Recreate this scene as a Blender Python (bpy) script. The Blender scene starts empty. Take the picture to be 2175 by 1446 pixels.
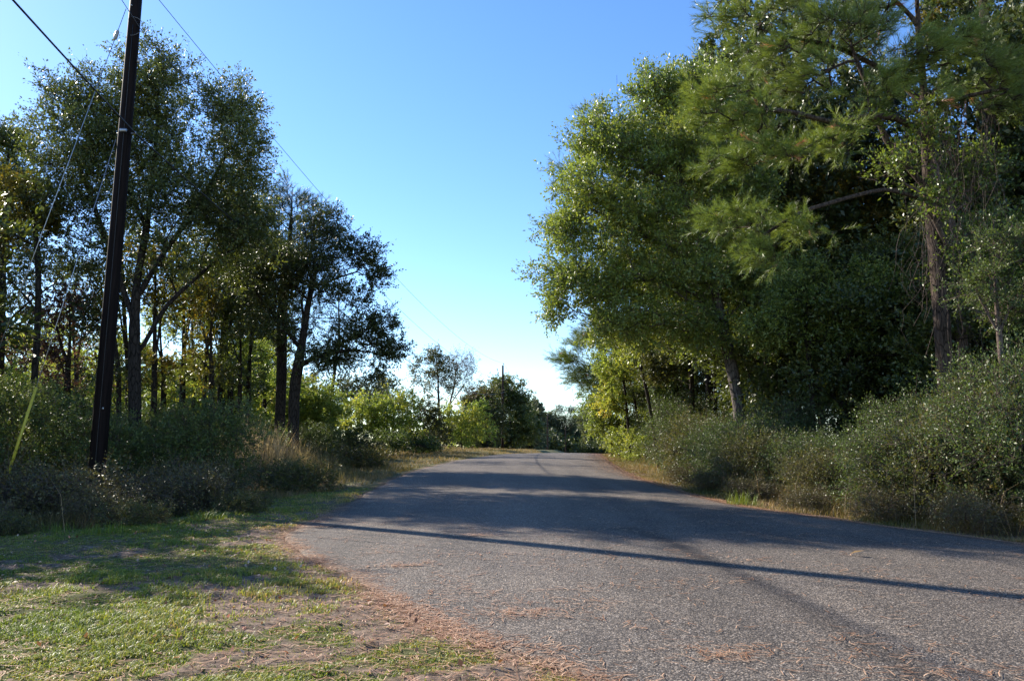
import bpy, math
import numpy as np
from mathutils import Vector

# ------------------------------------------------------------------ camera, sky, sun, exposure
R = math.radians
PITCH, FPX, CZ = R(8.4), 1659.0, 1.5          # pitch up, focal length in photo pixels, eye height
sc = bpy.context.scene
cam = bpy.data.cameras.new('camera'); cam_ob = bpy.data.objects.new('camera', cam)
sc.collection.objects.link(cam_ob)
cam.sensor_width = 36.0; cam.lens = 36.0 * FPX / 2175.0
cam.clip_start = 0.05; cam.clip_end = 3000
cam_ob.location = (0, 0, CZ); cam_ob.rotation_euler = (R(90) + PITCH, 0, 0)
sc.camera = cam_ob

SUN_AZ, SUN_EL = R(-51.9), R(31.6)            # azimuth from +Y towards +X
sun_dir = Vector((math.sin(SUN_AZ) * math.cos(SUN_EL), math.cos(SUN_AZ) * math.cos(SUN_EL), math.sin(SUN_EL)))
sl = bpy.data.lights.new('sun', 'SUN'); sl.energy = 5.0; sl.angle = R(0.5); sl.color = (1.0, 0.92, 0.79)
so = bpy.data.objects.new('sun', sl); sc.collection.objects.link(so)
so.rotation_euler = (-sun_dir).to_track_quat('-Z', 'Y').to_euler()
w = bpy.data.worlds.new('World'); sc.world = w; w.use_nodes = True
wn = w.node_tree; bg = wn.nodes['Background']
sky = wn.nodes.new('ShaderNodeTexSky'); sky.sky_type = 'NISHITA'; sky.sun_disc = False
sky.sun_elevation = SUN_EL; sky.sun_rotation = SUN_AZ
sky.air_density = 1.0; sky.dust_density = 0.1; sky.ozone_density = 2.7
hs = wn.nodes.new('ShaderNodeHueSaturation'); hs.inputs['Saturation'].default_value = 1.2; hs.inputs['Hue'].default_value = .508
wn.links.new(sky.outputs[0], hs.inputs['Color']); wn.links.new(hs.outputs[0], bg.inputs[0]); bg.inputs[1].default_value = 0.125
sc.view_settings.view_transform = 'Standard'; sc.view_settings.look = 'None'
sc.view_settings.exposure = 1.14; sc.view_settings.gamma = 1.0
sc.cycles.max_bounces = 6; sc.cycles.diffuse_bounces = 3; sc.cycles.glossy_bounces = 2
sc.cycles.transmission_bounces = 3; sc.cycles.transparent_max_bounces = 4

# ------------------------------------------------------------------ helpers
rng = np.random.default_rng(11)
cp_, sp_ = math.cos(PITCH), math.sin(PITCH)
def P(px, py, Y):
    """point at forward distance Y seen at photo position px, py"""
    vx, vy = (px - 1087.5) / FPX, (723 - py) / FPX
    t = Y / (cp_ - vy * sp_)
    return np.array([t * vx, Y, CZ + t * (vy * cp_ + sp_)])
def mpp(py, Y): return Y / (cp_ - (723 - py) / FPX * sp_) / FPX

def hash2(ix, iy, s):
    h = (ix.astype(np.int64) * 374761393 + iy.astype(np.int64) * 668265263 + s * 974634777) & 0x7fffffff
    h = ((h ^ (h >> 13)) * 1274126177) & 0x7fffffff
    return ((h ^ (h >> 16)) & 0xffff) / 65535.0
def vnoise(x, y, s=0):
    x = np.asarray(x, float); y = np.asarray(y, float)
    ix = np.floor(x).astype(np.int64); iy = np.floor(y).astype(np.int64)
    fx = x - ix; fy = y - iy; fx = fx * fx * (3 - 2 * fx); fy = fy * fy * (3 - 2 * fy)
    a = hash2(ix, iy, s); b = hash2(ix + 1, iy, s); c = hash2(ix, iy + 1, s); d = hash2(ix + 1, iy + 1, s)
    return (a * (1 - fx) + b * fx) * (1 - fy) + (c * (1 - fx) + d * fx) * fy
def fbm(x, y, s=0, o=4):
    v = 0; a = .5
    for k in range(o):
        v = v + a * vnoise(np.asarray(x) * 2 ** k + 17.3 * k, np.asarray(y) * 2 ** k + 5.1 * k, s + k); a *= .5
    return v / (1 - .5 ** o)
def sstep(a, b, x): t = np.clip((np.asarray(x, float) - a) / (b - a), 0, 1); return t * t * (3 - 2 * t)

def mesh(name, V, F=None, attrs=None, mat=None, parent=None, smooth=False, loc=None, quads=None, tris=None):
    """fast mesh from arrays; quads (n,4) and tris (m,3) together"""
    me = bpy.data.meshes.new(name)
    V = np.asarray(V, np.float32)
    me.vertices.add(len(V)); me.vertices.foreach_set('co', V.ravel())
    idx = []; tot = []
    if quads is not None and len(quads): idx.append(np.asarray(quads, np.int32).ravel()); tot.append(np.full(len(quads), 4, np.int32))
    if tris is not None and len(tris): idx.append(np.asarray(tris, np.int32).ravel()); tot.append(np.full(len(tris), 3, np.int32))
    idx = np.concatenate(idx); tot = np.concatenate(tot)
    st = np.concatenate([[0], np.cumsum(tot)[:-1]]).astype(np.int32)
    me.loops.add(len(idx)); me.loops.foreach_set('vertex_index', idx)
    me.polygons.add(len(tot)); me.polygons.foreach_set('loop_start', st); me.polygons.foreach_set('loop_total', tot)
    if smooth: me.polygons.foreach_set('use_smooth', np.ones(len(tot), bool))
    for k, (dom, arr) in (attrs or {}).items():
        a = me.attributes.new(k, 'FLOAT', dom); a.data.foreach_set('value', np.asarray(arr, np.float32))
    me.update(calc_edges=True)
    if mat: me.materials.append(mat)
    o = bpy.data.objects.new(name, me); sc.collection.objects.link(o)
    if parent: o.parent = parent
    if loc is not None: o.location = loc
    return o
def tag(o, label=None, cat=None, group=None, kind=None):
    if label: o['label'] = label
    if cat: o['category'] = cat
    if group: o['group'] = group
    if kind: o['kind'] = kind
    return o
def empty(name, loc, label, cat, group=None):
    o = bpy.data.objects.new(name, None); sc.collection.objects.link(o); o.location = [float(v) for v in loc]
    o.empty_display_size = .3
    return tag(o, label, cat, group)
def copy_thing(src, loc, rz, scale, label, group):
    r = src.copy(); sc.collection.objects.link(r)
    r.location = [float(v) for v in loc]; r.rotation_euler = (0, 0, rz); r.scale = scale
    r['label'] = label; r['group'] = group
    for ch in list(src.children):
        c = ch.copy(); sc.collection.objects.link(c); c.parent = r
    return r

# tubes: polyline -> mesh arrays
def tube(pts, rad, n=8, cap=True):
    pts = np.asarray(pts, float); m = len(pts); rad = np.broadcast_to(np.asarray(rad, float), (m,))
    t = np.gradient(pts, axis=0); t /= np.linalg.norm(t, axis=1)[:, None] + 1e-9
    ref = np.array([0, 1, 0]) if abs(t[:, 2]).mean() > .6 else np.array([0, 0, 1])
    u = np.cross(t, ref); u /= np.linalg.norm(u, axis=1)[:, None] + 1e-9; v = np.cross(t, u)
    a = np.arange(n) * 2 * math.pi / n
    V = (pts[:, None] + rad[:, None, None] * (np.cos(a)[None, :, None] * u[:, None] + np.sin(a)[None, :, None] * v[:, None])).reshape(-1, 3)
    i = np.arange(m - 1)[:, None] * n; j = np.arange(n)[None]; k = (j + 1) % n
    Q = np.stack([i + j, i + k, i + n + k, i + n + j], -1).reshape(-1, 4)
    T = np.zeros((0, 3), int)
    if cap:
        V = np.vstack([V, pts[0], pts[-1]]); c0, c1 = m * n, m * n + 1; jj = np.arange(n); kk = (jj + 1) % n
        T = np.vstack([np.stack([np.full(n, c0), kk, jj], -1), np.stack([np.full(n, c1), (m - 1) * n + jj, (m - 1) * n + kk], -1)])
    return V, Q, T
def join(parts):
    V = []; Q = []; T = []; o = 0
    for v, q, t in parts:
        V.append(v); Q.append(np.asarray(q, int).reshape(-1, 4) + o); T.append(np.asarray(t, int).reshape(-1, 3) + o); o += len(v)
    return np.vstack(V), np.vstack(Q), np.vstack(T)
def box(c, s):
    c = np.asarray(c, float); s = np.asarray(s, float) / 2
    V = np.array([[x, y, z] for x in (-1, 1) for y in (-1, 1) for z in (-1, 1)]) * s + c
    Q = [[0, 1, 3, 2], [4, 6, 7, 5], [0, 4, 5, 1], [2, 3, 7, 6], [0, 2, 6, 4], [1, 5, 7, 3]]
    return V, np.array(Q), np.zeros((0, 3), int)

# ------------------------------------------------------------------ materials
def mat_base(name):
    m = bpy.data.materials.new(name); m.use_nodes = True; nt = m.node_tree
    return m, nt, nt.nodes['Principled BSDF'], nt.nodes['Material Output']
def ramp(nt, stops, src=None):
    r = nt.nodes.new('ShaderNodeValToRGB'); e = r.color_ramp.elements
    while len(e) < len(stops): e.new(.5)
    for i, (p, c) in enumerate(stops): e[i].position = p; e[i].color = (*c, 1) if len(c) == 3 else c
    if src is not None: nt.links.new(src, r.inputs[0])
    return r
def noise(nt, scale, detail=4, vec=None, rough=.55):
    n = nt.nodes.new('ShaderNodeTexNoise'); n.inputs['Scale'].default_value = scale
    n.inputs['Detail'].default_value = detail; n.inputs['Roughness'].default_value = rough
    if vec is not None: nt.links.new(vec, n.inputs['Vector'])
    return n
def coords(nt, scale=(1, 1, 1), kind='Object'):
    tc = nt.nodes.new('ShaderNodeTexCoord'); mp = nt.nodes.new('ShaderNodeMapping'); mp.inputs['Scale'].default_value = scale
    nt.links.new(tc.outputs[kind], mp.inputs[0]); return mp.outputs[0]
def attr(nt, name):
    a = nt.nodes.new('ShaderNodeAttribute'); a.attribute_name = name; return a.outputs['Fac']
def mixc(nt, f, a, b, mode='MIX'):
    m = nt.nodes.new('ShaderNodeMix'); m.data_type = 'RGBA'; m.blend_type = mode
    for s, v in ((m.inputs[0], f), (m.inputs[6], a), (m.inputs[7], b)):
        if hasattr(v, 'links') or hasattr(v, 'is_linked'): nt.links.new(v, s)
        elif isinstance(v, (int, float)): s.default_value = v
        else: s.default_value = (*v, 1)
    return m.outputs[2]
def bump(nt, h, strength, dist, b):
    n = nt.nodes.new('ShaderNodeBump'); n.inputs['Strength'].default_value = strength; n.inputs['Distance'].default_value = dist
    nt.links.new(h, n.inputs['Height']); nt.links.new(n.outputs[0], b.inputs['Normal'])

def leaf_mat(name, stops, rough=.38, trans=.35, spec=.5, tboost=1.6):
    m, nt, b, out = mat_base(name)
    k = {'oak_leaf': 2.2, 'glossy_oak_leaf': 2.9, 'privet_leaf': 1.7, 'oak_dark_leaf': 2.0, 'pine_needle': 2.6, 'yellow_green_leaf': 2.5, 'olive_shrub_leaf': 1.3, 'grass_blade': 1.25, 'distant_leaf': 1.6, 'brown_scrub_leaf': 1.3, 'dark_pine_needle': 1.5, 'vine_leaf': 1.3}.get(name, 1.)
    stops = [(p, (c[0] * k * 1.16, c[1] * k, c[2] * k)) for p, c in stops]
    r = ramp(nt, stops, attr(nt, 'tint'))
    nt.links.new(r.outputs[0], b.inputs['Base Color'])
    b.inputs['Roughness'].default_value = rough; b.inputs['Specular IOR Level'].default_value = spec
    t = nt.nodes.new('ShaderNodeBsdfTranslucent')
    c = mixc(nt, 1.0, r.outputs[0], (tboost, tboost * .95, tboost * .55), 'MULTIPLY')
    nt.links.new(c, t.inputs[0])
    mx = nt.nodes.new('ShaderNodeMixShader'); mx.inputs[0].default_value = trans
    nt.links.new(b.outputs[0], mx.inputs[1]); nt.links.new(t.outputs[0], mx.inputs[2]); nt.links.new(mx.outputs[0], out.inputs[0])
    return m
M = {}
M['oak'] = leaf_mat('oak_leaf', [(0, (.016, .026, .006)), (.45, (.035, .052, .010)), (.85, (.065, .085, .016)), (1, (.13, .12, .02))], .46, .36, .8)
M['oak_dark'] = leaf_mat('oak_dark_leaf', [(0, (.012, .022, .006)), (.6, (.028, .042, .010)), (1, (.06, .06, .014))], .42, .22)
M['glossy'] = leaf_mat('glossy_oak_leaf', [(0, (.028, .050, .009)), (.5, (.060, .088, .016)), (.88, (.105, .125, .024)), (1, (.16, .14, .03))], .46, .40, .9)
M['yellow'] = leaf_mat('yellow_green_leaf', [(0, (.038, .068, .014)), (.5, (.088, .125, .024)), (.85, (.18, .185, .034)), (1, (.34, .22, .03))], .5, .42)
M['gold'] = leaf_mat('golden_leaf', [(0, (.05, .05, .01)), (.4, (.10, .115, .018)), (.8, (.19, .145, .018)), (1, (.22, .09, .015))], .45, .38)
M['shrub'] = leaf_mat('privet_leaf', [(0, (.022, .042, .012)), (.5, (.048, .082, .022)), (.88, (.085, .115, .032)), (1, (.19, .15, .05))], .46, .30, .45)
M['shrub_olive'] = leaf_mat('olive_shrub_leaf', [(0, (.03, .045, .014)), (.6, (.07, .085, .025)), (1, (.17, .13, .05))], .5, .30, .4)
M['scrub'] = leaf_mat('brown_scrub_leaf', [(0, (.028, .032, .010)), (.45, (.070, .068, .022)), (.7, (.075, .090, .026)), (1, (.18, .13, .055))], .42, .2, .5)
M['pine'] = leaf_mat('pine_needle', [(0, (.026, .045, .010)), (.5, (.062, .095, .016)), (.88, (.115, .14, .022)), (.93, (.20, .10, .05)), (1, (.22, .11, .06))], .42, .25, .6)
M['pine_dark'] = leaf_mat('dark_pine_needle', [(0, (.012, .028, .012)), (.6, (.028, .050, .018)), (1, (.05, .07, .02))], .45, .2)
M['bare'] = leaf_mat('russet_leaf', [(0, (.05, .035, .035)), (.6, (.10, .065, .055)), (1, (.16, .09, .04))], .6, .3)
M['far'] = leaf_mat('distant_leaf', [(0, (.035, .055, .030)), (.6, (.065, .085, .042)), (1, (.12, .12, .05))], .5, .3)
M['vine'] = leaf_mat('vine_leaf', [(0, (.05, .09, .015)), (.6, (.11, .17, .03)), (1, (.22, .24, .05))], .35, .35, .6)
M['grass'] = leaf_mat('grass_blade', [(0, (.05, .09, .012)), (.5, (.115, .18, .022)), (.78, (.20, .225, .045)), (1, (.34, .25, .13))], .5, .35, .4)
M['dry'] = leaf_mat('dry_grass_blade', [(0, (.07, .09, .02)), (.35, (.15, .14, .05)), (.7, (.28, .22, .12)), (1, (.42, .33, .20))], .6, .3, .3)
M['plume'] = leaf_mat('plume_grass', [(0, (.12, .13, .05)), (.5, (.28, .25, .14)), (1, (.50, .44, .32))], .7, .4, .2)
M['needles'] = leaf_mat('fallen_needle', [(0, (.16, .085, .04)), (.5, (.34, .20, .105)), (1, (.55, .42, .27))], .6, .05, .3)
M['litter'] = leaf_mat('fallen_leaf', [(0, (.10, .05, .03)), (.6, (.24, .14, .08)), (.9, (.5, .42, .32)), (1, (.45, .10, .03))], .6, .15, .3)

def bark_mat(name, c0, c1, sc_=1.0, bmp=.6):
    m, nt, b, out = mat_base(name)
    v = coords(nt, (6 * sc_, 6 * sc_, 1.4 * sc_))
    n1 = noise(nt, 3, 6, v, .65); vo = nt.nodes.new('ShaderNodeTexVoronoi'); vo.feature = 'DISTANCE_TO_EDGE'; vo.inputs['Scale'].default_value = 2.2
    nt.links.new(v, vo.inputs['Vector'])
    r = ramp(nt, [(.25, c0), (.75, c1)], n1.outputs[0])
    r2 = ramp(nt, [(0, (.25, .25, .25)), (.12, (1, 1, 1))], vo.outputs[0])
    nt.links.new(mixc(nt, 1., r.outputs[0], r2.outputs[0], 'MULTIPLY'), b.inputs['Base Color'])
    b.inputs['Roughness'].default_value = .95; b.inputs['Specular IOR Level'].default_value = .15
    bump(nt, mixc(nt, .5, n1.outputs[0], r2.outputs[0]), bmp, .03, b)
    return m
M['bark'] = bark_mat('grey_brown_bark', (.022, .017, .014), (.075, .06, .05))
M['bark_pale'] = bark_mat('pale_bark', (.05, .042, .037), (.24, .20, .175))
M['bark_pine'] = bark_mat('pine_bark', (.025, .018, .014), (.13, .095, .075))
M['twig'] = bark_mat('twig_bark', (.09, .065, .055), (.20, .15, .125), 2, .2)

def plain(name, c, rough=.6, metal=0, var=.25, scale=(8, 8, 8)):
    m, nt, b, out = mat_base(name)
    n = noise(nt, 2.0, 5, coords(nt, scale))
    lo = tuple(x * (1 - var) for x in c); hi = tuple(min(1, x * (1 + var)) for x in c)
    nt.links.new(ramp(nt, [(.3, lo), (.7, hi)], n.outputs[0]).outputs[0], b.inputs['Base Color'])
    b.inputs['Roughness'].default_value = rough; b.inputs['Metallic'].default_value = metal; b.inputs['Specular IOR Level'].default_value = .1 if 'wood' in name else .5
    bump(nt, n.outputs[0], .2, .005, b)
    return m
M['pole'] = plain('creosoted_wood', (.011, .007, .006), .75, 0, .5, (14, 14, .8))
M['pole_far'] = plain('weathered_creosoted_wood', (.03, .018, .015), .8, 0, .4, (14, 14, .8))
M['steel'] = plain('galvanised_steel', (.45, .45, .46), .4, .8, .1)
M['cable'] = plain('black_cable_sheath', (.02, .02, .022), .5, 0, .1)
M['wire'] = plain('aluminium_wire', (.16, .16, .17), .45, .6, .1)
M['porcelain'] = plain('grey_porcelain', (.35, .36, .38), .3, 0, .1)
M['yellow_plastic'] = plain('yellow_plastic', (.55, .46, .045), .45, 0, .15)

# ------------------------------------------------------------------ terrain and road
RL = np.array([[-60, 15.], [-20, 6.5], [0, 2.6], [3, 1.5], [5.0, .50], [6.0, -.35], [7.2, -1.05], [8.5, -1.75], [9.8, -2.55], [11, -3.15], [12.2, -3.42], [13.2, -3.40], [16, -3.42], [20, -3.6], [25, -3.85], [32, -3.75], [40, -3.1], [50, -1.7], [58, -.6], [66, .9], [80, 4.0], [100, 8.5], [182, 22.], [265, 34], [600, 80]])
RR = np.array([[-60, 40.], [-20, 24], [0, 13.5], [4, 10.4], [8, 8.1], [10.5, 7.0], [13.2, 5.75], [16.3, 4.6], [20, 4.25], [25, 4.1], [32, 4.35], [40, 4.9], [50, 5.7], [58, 6.5], [66, 7.9], [80, 11.], [100, 15.5], [182, 29], [265, 41], [600, 87]])
def _sm(A):
    y = np.arange(-60, 600, .25); x = np.interp(y, A[:, 0], A[:, 1]); k = np.hanning(9); k /= k.sum()
    xx = np.convolve(np.pad(x, 4, 'edge'), k, 'valid'); return y, xx
_ly, _lx = _sm(RL); _ry, _rx = _sm(RR)
def left(Y): Y = np.asarray(Y, float); return np.interp(Y, _ly, _lx) + .10 * (fbm(Y * 1.3, Y * 0, 3, 4) - .5) * 2 * (1 - sstep(25, 60, Y)) + .0
def right(Y): Y = np.asarray(Y, float); return np.interp(Y, _ry, _rx) + .08 * (fbm(Y * 1.2, Y * 0 + 9, 5, 4) - .5) * 2
BZ = np.array([[-400, -9.], [-60, -1.8], [0, 0], [42, 1.26], [50, 1.47], [56, 1.60], [62, 1.67], [70, 1.62], [85, 1.3], [110, .6], [160, -.2], [300, -.4], [600, 3.]])
_by = np.arange(-400, 600, .5); _bz = np.interp(_by, BZ[:, 0], BZ[:, 1]); _k = np.hanning(21); _k /= _k.sum()
_bz = np.convolve(np.pad(_bz, 10, 'edge'), _k, 'valid')
def base(Y): return np.interp(Y, _by, _bz)
def baseL(Y): return np.interp(Y, [-400, 0, 42, 60, 100, 140, 300, 600], [-12, 0, 1.3, 1.85, 2.25, 1.3, 0, 3])
def grassiness(X, Y):
    n = fbm(X * .9, Y * .9, 61, 4) * .5 + fbm(X * 3.1, Y * 3.1, 71, 3) * .5
    dl = left(Y) - X
    v = sstep(.375, .515, n + .04 * sstep(0, 4, dl) * (1 - sstep(4, 9, dl)))
    v = v * sstep(-.1, .3, dl + .8 * (fbm(X * 2, Y * 2, 81, 3) - .5))
    return np.clip(v + .5 * sstep(14, 20, Y), 0, 1)
def G(X, Y, fine=True):
    X = np.asarray(X, float); Y = np.asarray(Y, float)
    dl = left(Y) - X; dr = X - right(Y)
    z = base(Y)
    lb = sstep(0, 3, dl) * sstep(35, 60, Y); z = z * (1 - lb) + baseL(Y) * lb
    inside = (dl < 0) & (dr < 0)
    z = z - .40 * np.exp(-((dl - 6.0) / 2.6) ** 2) * sstep(10, 16, Y) * (1 - sstep(32, 46, Y))
    z = z + .5 * sstep(9, 16, dl) * sstep(14, 24, Y)
    z = z - .10 * np.exp(-((dr - 1.2) / .7) ** 2) + .45 * sstep(1.5, 6, dr)
    z = z + .25 * (fbm(X * .12, Y * .12, 21, 3) - .5) * sstep(1, 5, np.maximum(dl, dr))
    e = sstep(0.0, .5, np.maximum(dl, dr))
    if fine:
        z = z + e * (.05 * (fbm(X * 1.3, Y * 1.3, 31, 4) - .5) + .045 * (fbm(X * 9, Y * 9, 41, 3) - .5) + .05 * np.maximum(0, fbm(X * 4, Y * 4, 43, 3) - .55) * sstep(.35, .6, 1 - grassiness(X, Y)) * (Y < 16))
    z = np.where(inside, z - .07 * sstep(0, .15, -np.maximum(dl, dr)), z)
    return z
def g(X, Y): return float(G(np.array(X), np.array(Y)))

def lines(segs):
    out = []
    for a, b, s in segs: out.append(np.arange(a, b, s))
    out.append([segs[-1][1]]); return np.concatenate(out)
xs = lines([(-500, -100, 20), (-100, -30, 2.5), (-30, -12, .5), (-12, -8, .12), (-8, 2.5, .04), (2.5, 12, .25), (12, 30, .8), (30, 100, 3), (100, 500, 20)])
ys = lines([(-80, -5, 2.5), (-5, 3.5, .3), (3.5, 12, .045), (12, 22, .12), (22, 60, .5), (60, 150, 2), (150, 600, 15)])
XX, YY = np.meshgrid(xs, ys); ZZ = G(XX, YY)
nx, ny = len(xs), len(ys)
ii = (np.arange(ny - 1)[:, None] * nx + np.arange(nx - 1)[None]).ravel()
Qd = np.stack([ii, ii + 1, ii + nx + 1, ii + nx], -1)
dlg = left(YY) - XX; drg = XX - right(YY)
wood = np.clip(sstep(7, 11, dlg) * sstep(8, 14, YY) + sstep(.8, 3, drg), 0, 1)
straw = np.exp(-(dlg / (.04 + .30 * fbm(XX * 1.1, YY * 1.1, 97, 3))) ** 2) * sstep(.3, .55, fbm(XX * 3, YY * 3, 98, 3)) * (dlg > -.4) * .9 + np.exp(-(np.maximum(drg, 0) / .7) ** 2) * (drg > -.4)
m, nt, b, out = mat_base('soil_and_turf')
v = coords(nt)
n1 = noise(nt, 1.4, 5, v); n2 = noise(nt, 14, 6, v, .65); n3 = noise(nt, 70, 5, v, .7)
soil = ramp(nt, [(.30, (.06, .041, .030)), (.48, (.19, .138, .104)), (.66, (.33, .245, .18))], n2.outputs[0])
soil2 = mixc(nt, .6, soil.outputs[0], ramp(nt, [(.35, (.45, .42, .4)), (.65, (1.25, 1.2, 1.15))], n3.outputs[0]).outputs[0], 'MULTIPLY')
turf = ramp(nt, [(.3, (.04, .055, .012)), (.5, (.085, .10, .022)), (.7, (.15, .13, .06))], n3.outputs[0])
c = mixc(nt, attr(nt, 'green'), soil2, turf.outputs[0])
lit = ramp(nt, [(.3, (.025, .018, .012)), (.5, (.06, .042, .026)), (.7, (.12, .08, .05))], n2.outputs[0])
c = mixc(nt, attr(nt, 'wood'), c, lit.outputs[0])
st = ramp(nt, [(.3, (.06, .036, .022)), (.55, (.15, .092, .055)), (.75, (.25, .165, .105))], n3.outputs[0])
c = mixc(nt, attr(nt, 'straw'), c, st.outputs[0])
nt.links.new(c, b.inputs['Base Color']); b.inputs['Roughness'].default_value = .95; b.inputs['Specular IOR Level'].default_value = .15
bump(nt, mixc(nt, .5, n2.outputs[0], n3.outputs[0]), .9, .04, b)
ground = mesh('ground', np.stack([XX, YY, ZZ], -1).reshape(-1, 3), quads=Qd, smooth=True, mat=m,
              attrs={'green': ('POINT', (grassiness(XX, YY) * .8).ravel()), 'wood': ('POINT', wood.ravel()), 'straw': ('POINT', np.clip(straw, 0, 1).ravel())})
tag(ground, 'uneven turf, bare soil and leaf litter beside the road', kind='structure')

# road: one sheet with a raised edge
ry = lines([(-60, 2, 2), (2, 30, .08), (30, 80, .5), (80, 400, 4)])
us = np.concatenate([[0], np.linspace(.004, .996, 60), [1]])
Lx, Rx_ = left(ry), right(ry)
RX = Lx[:, None] * (1 - us) + Rx_[:, None] * us; RY = np.repeat(ry[:, None], len(us), 1)
crown = .07 * (1 - (2 * us - 1) ** 2)
RZ = base(RY) + .012 + crown[None] + .012 * (fbm(RX * .5, RY * .5, 91, 3) - .5)
RZ[:, 0] -= .10; RZ[:, -1] -= .10
# the worn dark track that curves over the near lane
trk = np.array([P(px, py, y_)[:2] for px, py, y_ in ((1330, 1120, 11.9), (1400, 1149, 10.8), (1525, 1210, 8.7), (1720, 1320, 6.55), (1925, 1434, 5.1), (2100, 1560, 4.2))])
def dist_poly(X, Y, pl):
    d = np.full(X.shape, 1e9)
    for a, b_ in zip(pl[:-1], pl[1:]):
        ab = b_ - a; t = np.clip(((X - a[0]) * ab[0] + (Y - a[1]) * ab[1]) / (ab @ ab), 0, 1)
        d = np.minimum(d, np.hypot(X - a[0] - t * ab[0], Y - a[1] - t * ab[1]))
    return d
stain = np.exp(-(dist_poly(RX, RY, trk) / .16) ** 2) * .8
edge = np.maximum(np.exp(-((RX - Lx[:, None]) / .14) ** 2), np.exp(-((Rx_[:, None] - RX) / .22) ** 2)) * np.clip(fbm(RX * 3, RY * 3, 95, 3) * 1.6 - .25, 0, 1)
nu = len(us); ii = (np.arange(len(ry) - 1)[:, None] * nu + np.arange(nu - 1)[None]).ravel()
m, nt, b, out = mat_base('chip_seal_asphalt')
v = coords(nt)
vo = nt.nodes.new('ShaderNodeTexVoronoi'); vo.inputs['Scale'].default_value = 78; nt.links.new(v, vo.inputs['Vector'])
vo2 = nt.nodes.new('ShaderNodeTexVoronoi'); vo2.inputs['Scale'].default_value = 120; nt.links.new(v, vo2.inputs['Vector'])
sx = nt.nodes.new('ShaderNodeSeparateColor'); nt.links.new(vo.outputs['Color'], sx.inputs[0])
stone = ramp(nt, [(0, (.070, .060, .050)), (.45, (.155, .134, .113)), (.72, (.22, .19, .16)), (.88, (.34, .27, .20)), (1, (.48, .42, .35))], sx.outputs[0])
gap = ramp(nt, [(.25, (1, 1, 1)), (.6, (.28, .28, .30))], vo.outputs['Distance'])
c = mixc(nt, .8, stone.outputs[0], gap.outputs[0], 'MULTIPLY')
nb = noise(nt, .8, 5, v); c = mixc(nt, 1., c, ramp(nt, [(.3, (.82, .82, .84)), (.7, (1.14, 1.12, 1.1))], nb.outputs[0]).outputs[0], 'MULTIPLY')
ns = noise(nt, 1.0, 4, coords(nt, (1.3, .09, 1))); c = mixc(nt, 1., c, ramp(nt, [(.35, (.84, .84, .84)), (.65, (1.13, 1.12, 1.11))], ns.outputs[0]).outputs[0], 'MULTIPLY')
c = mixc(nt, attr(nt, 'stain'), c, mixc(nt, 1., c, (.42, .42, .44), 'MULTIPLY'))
c = mixc(nt, attr(nt, 'edge'), c, (.16, .09, .055))
nt.links.new(c, b.inputs['Base Color']); b.inputs['Roughness'].default_value = .8; b.inputs['Specular IOR Level'].default_value = .2
bump(nt, mixc(nt, .35, vo.outputs['Distance'], vo2.outputs['Distance']), .55, -.012, b)
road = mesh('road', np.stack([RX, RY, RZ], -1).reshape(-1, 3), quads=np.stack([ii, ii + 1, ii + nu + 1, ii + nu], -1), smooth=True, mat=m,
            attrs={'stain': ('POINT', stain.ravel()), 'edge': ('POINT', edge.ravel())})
tag(road, 'grey chip sealed country road rising to a crest', kind='structure')
def roadz(X, Y):
    u = (X - left(Y)) / (right(Y) - left(Y)); return base(Y) + .012 + .07 * (1 - (2 * u - 1) ** 2)

# ------------------------------------------------------------------ plants: skeleton, wood mesh, leaf mesh
def norm(v): return v / (np.linalg.norm(v, axis=-1, keepdims=True) + 1e-9)
def rdir(r, n): return norm(r.normal(size=(n, 3)))

def sample_blobs(r, blobs, n, shell=.5):
    vol = np.array([(b_[1][0] * b_[1][1] * b_[1][2]) ** .8 * (b_[2] if len(b_) > 2 else 1) for b_ in blobs]); vol /= vol.sum()
    out = []
    for b_, f in zip(blobs, vol):
        k = max(2, int(round(n * f))); d = rdir(r, k); rad = r.random(k) ** shell
        bumpy = 1 + .35 * (r.random(k) - .45) * rad
        out.append(np.asarray(b_[0]) + d * rad[:, None] * bumpy[:, None] * np.asarray(b_[1]))
    return np.vstack(out)

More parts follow.
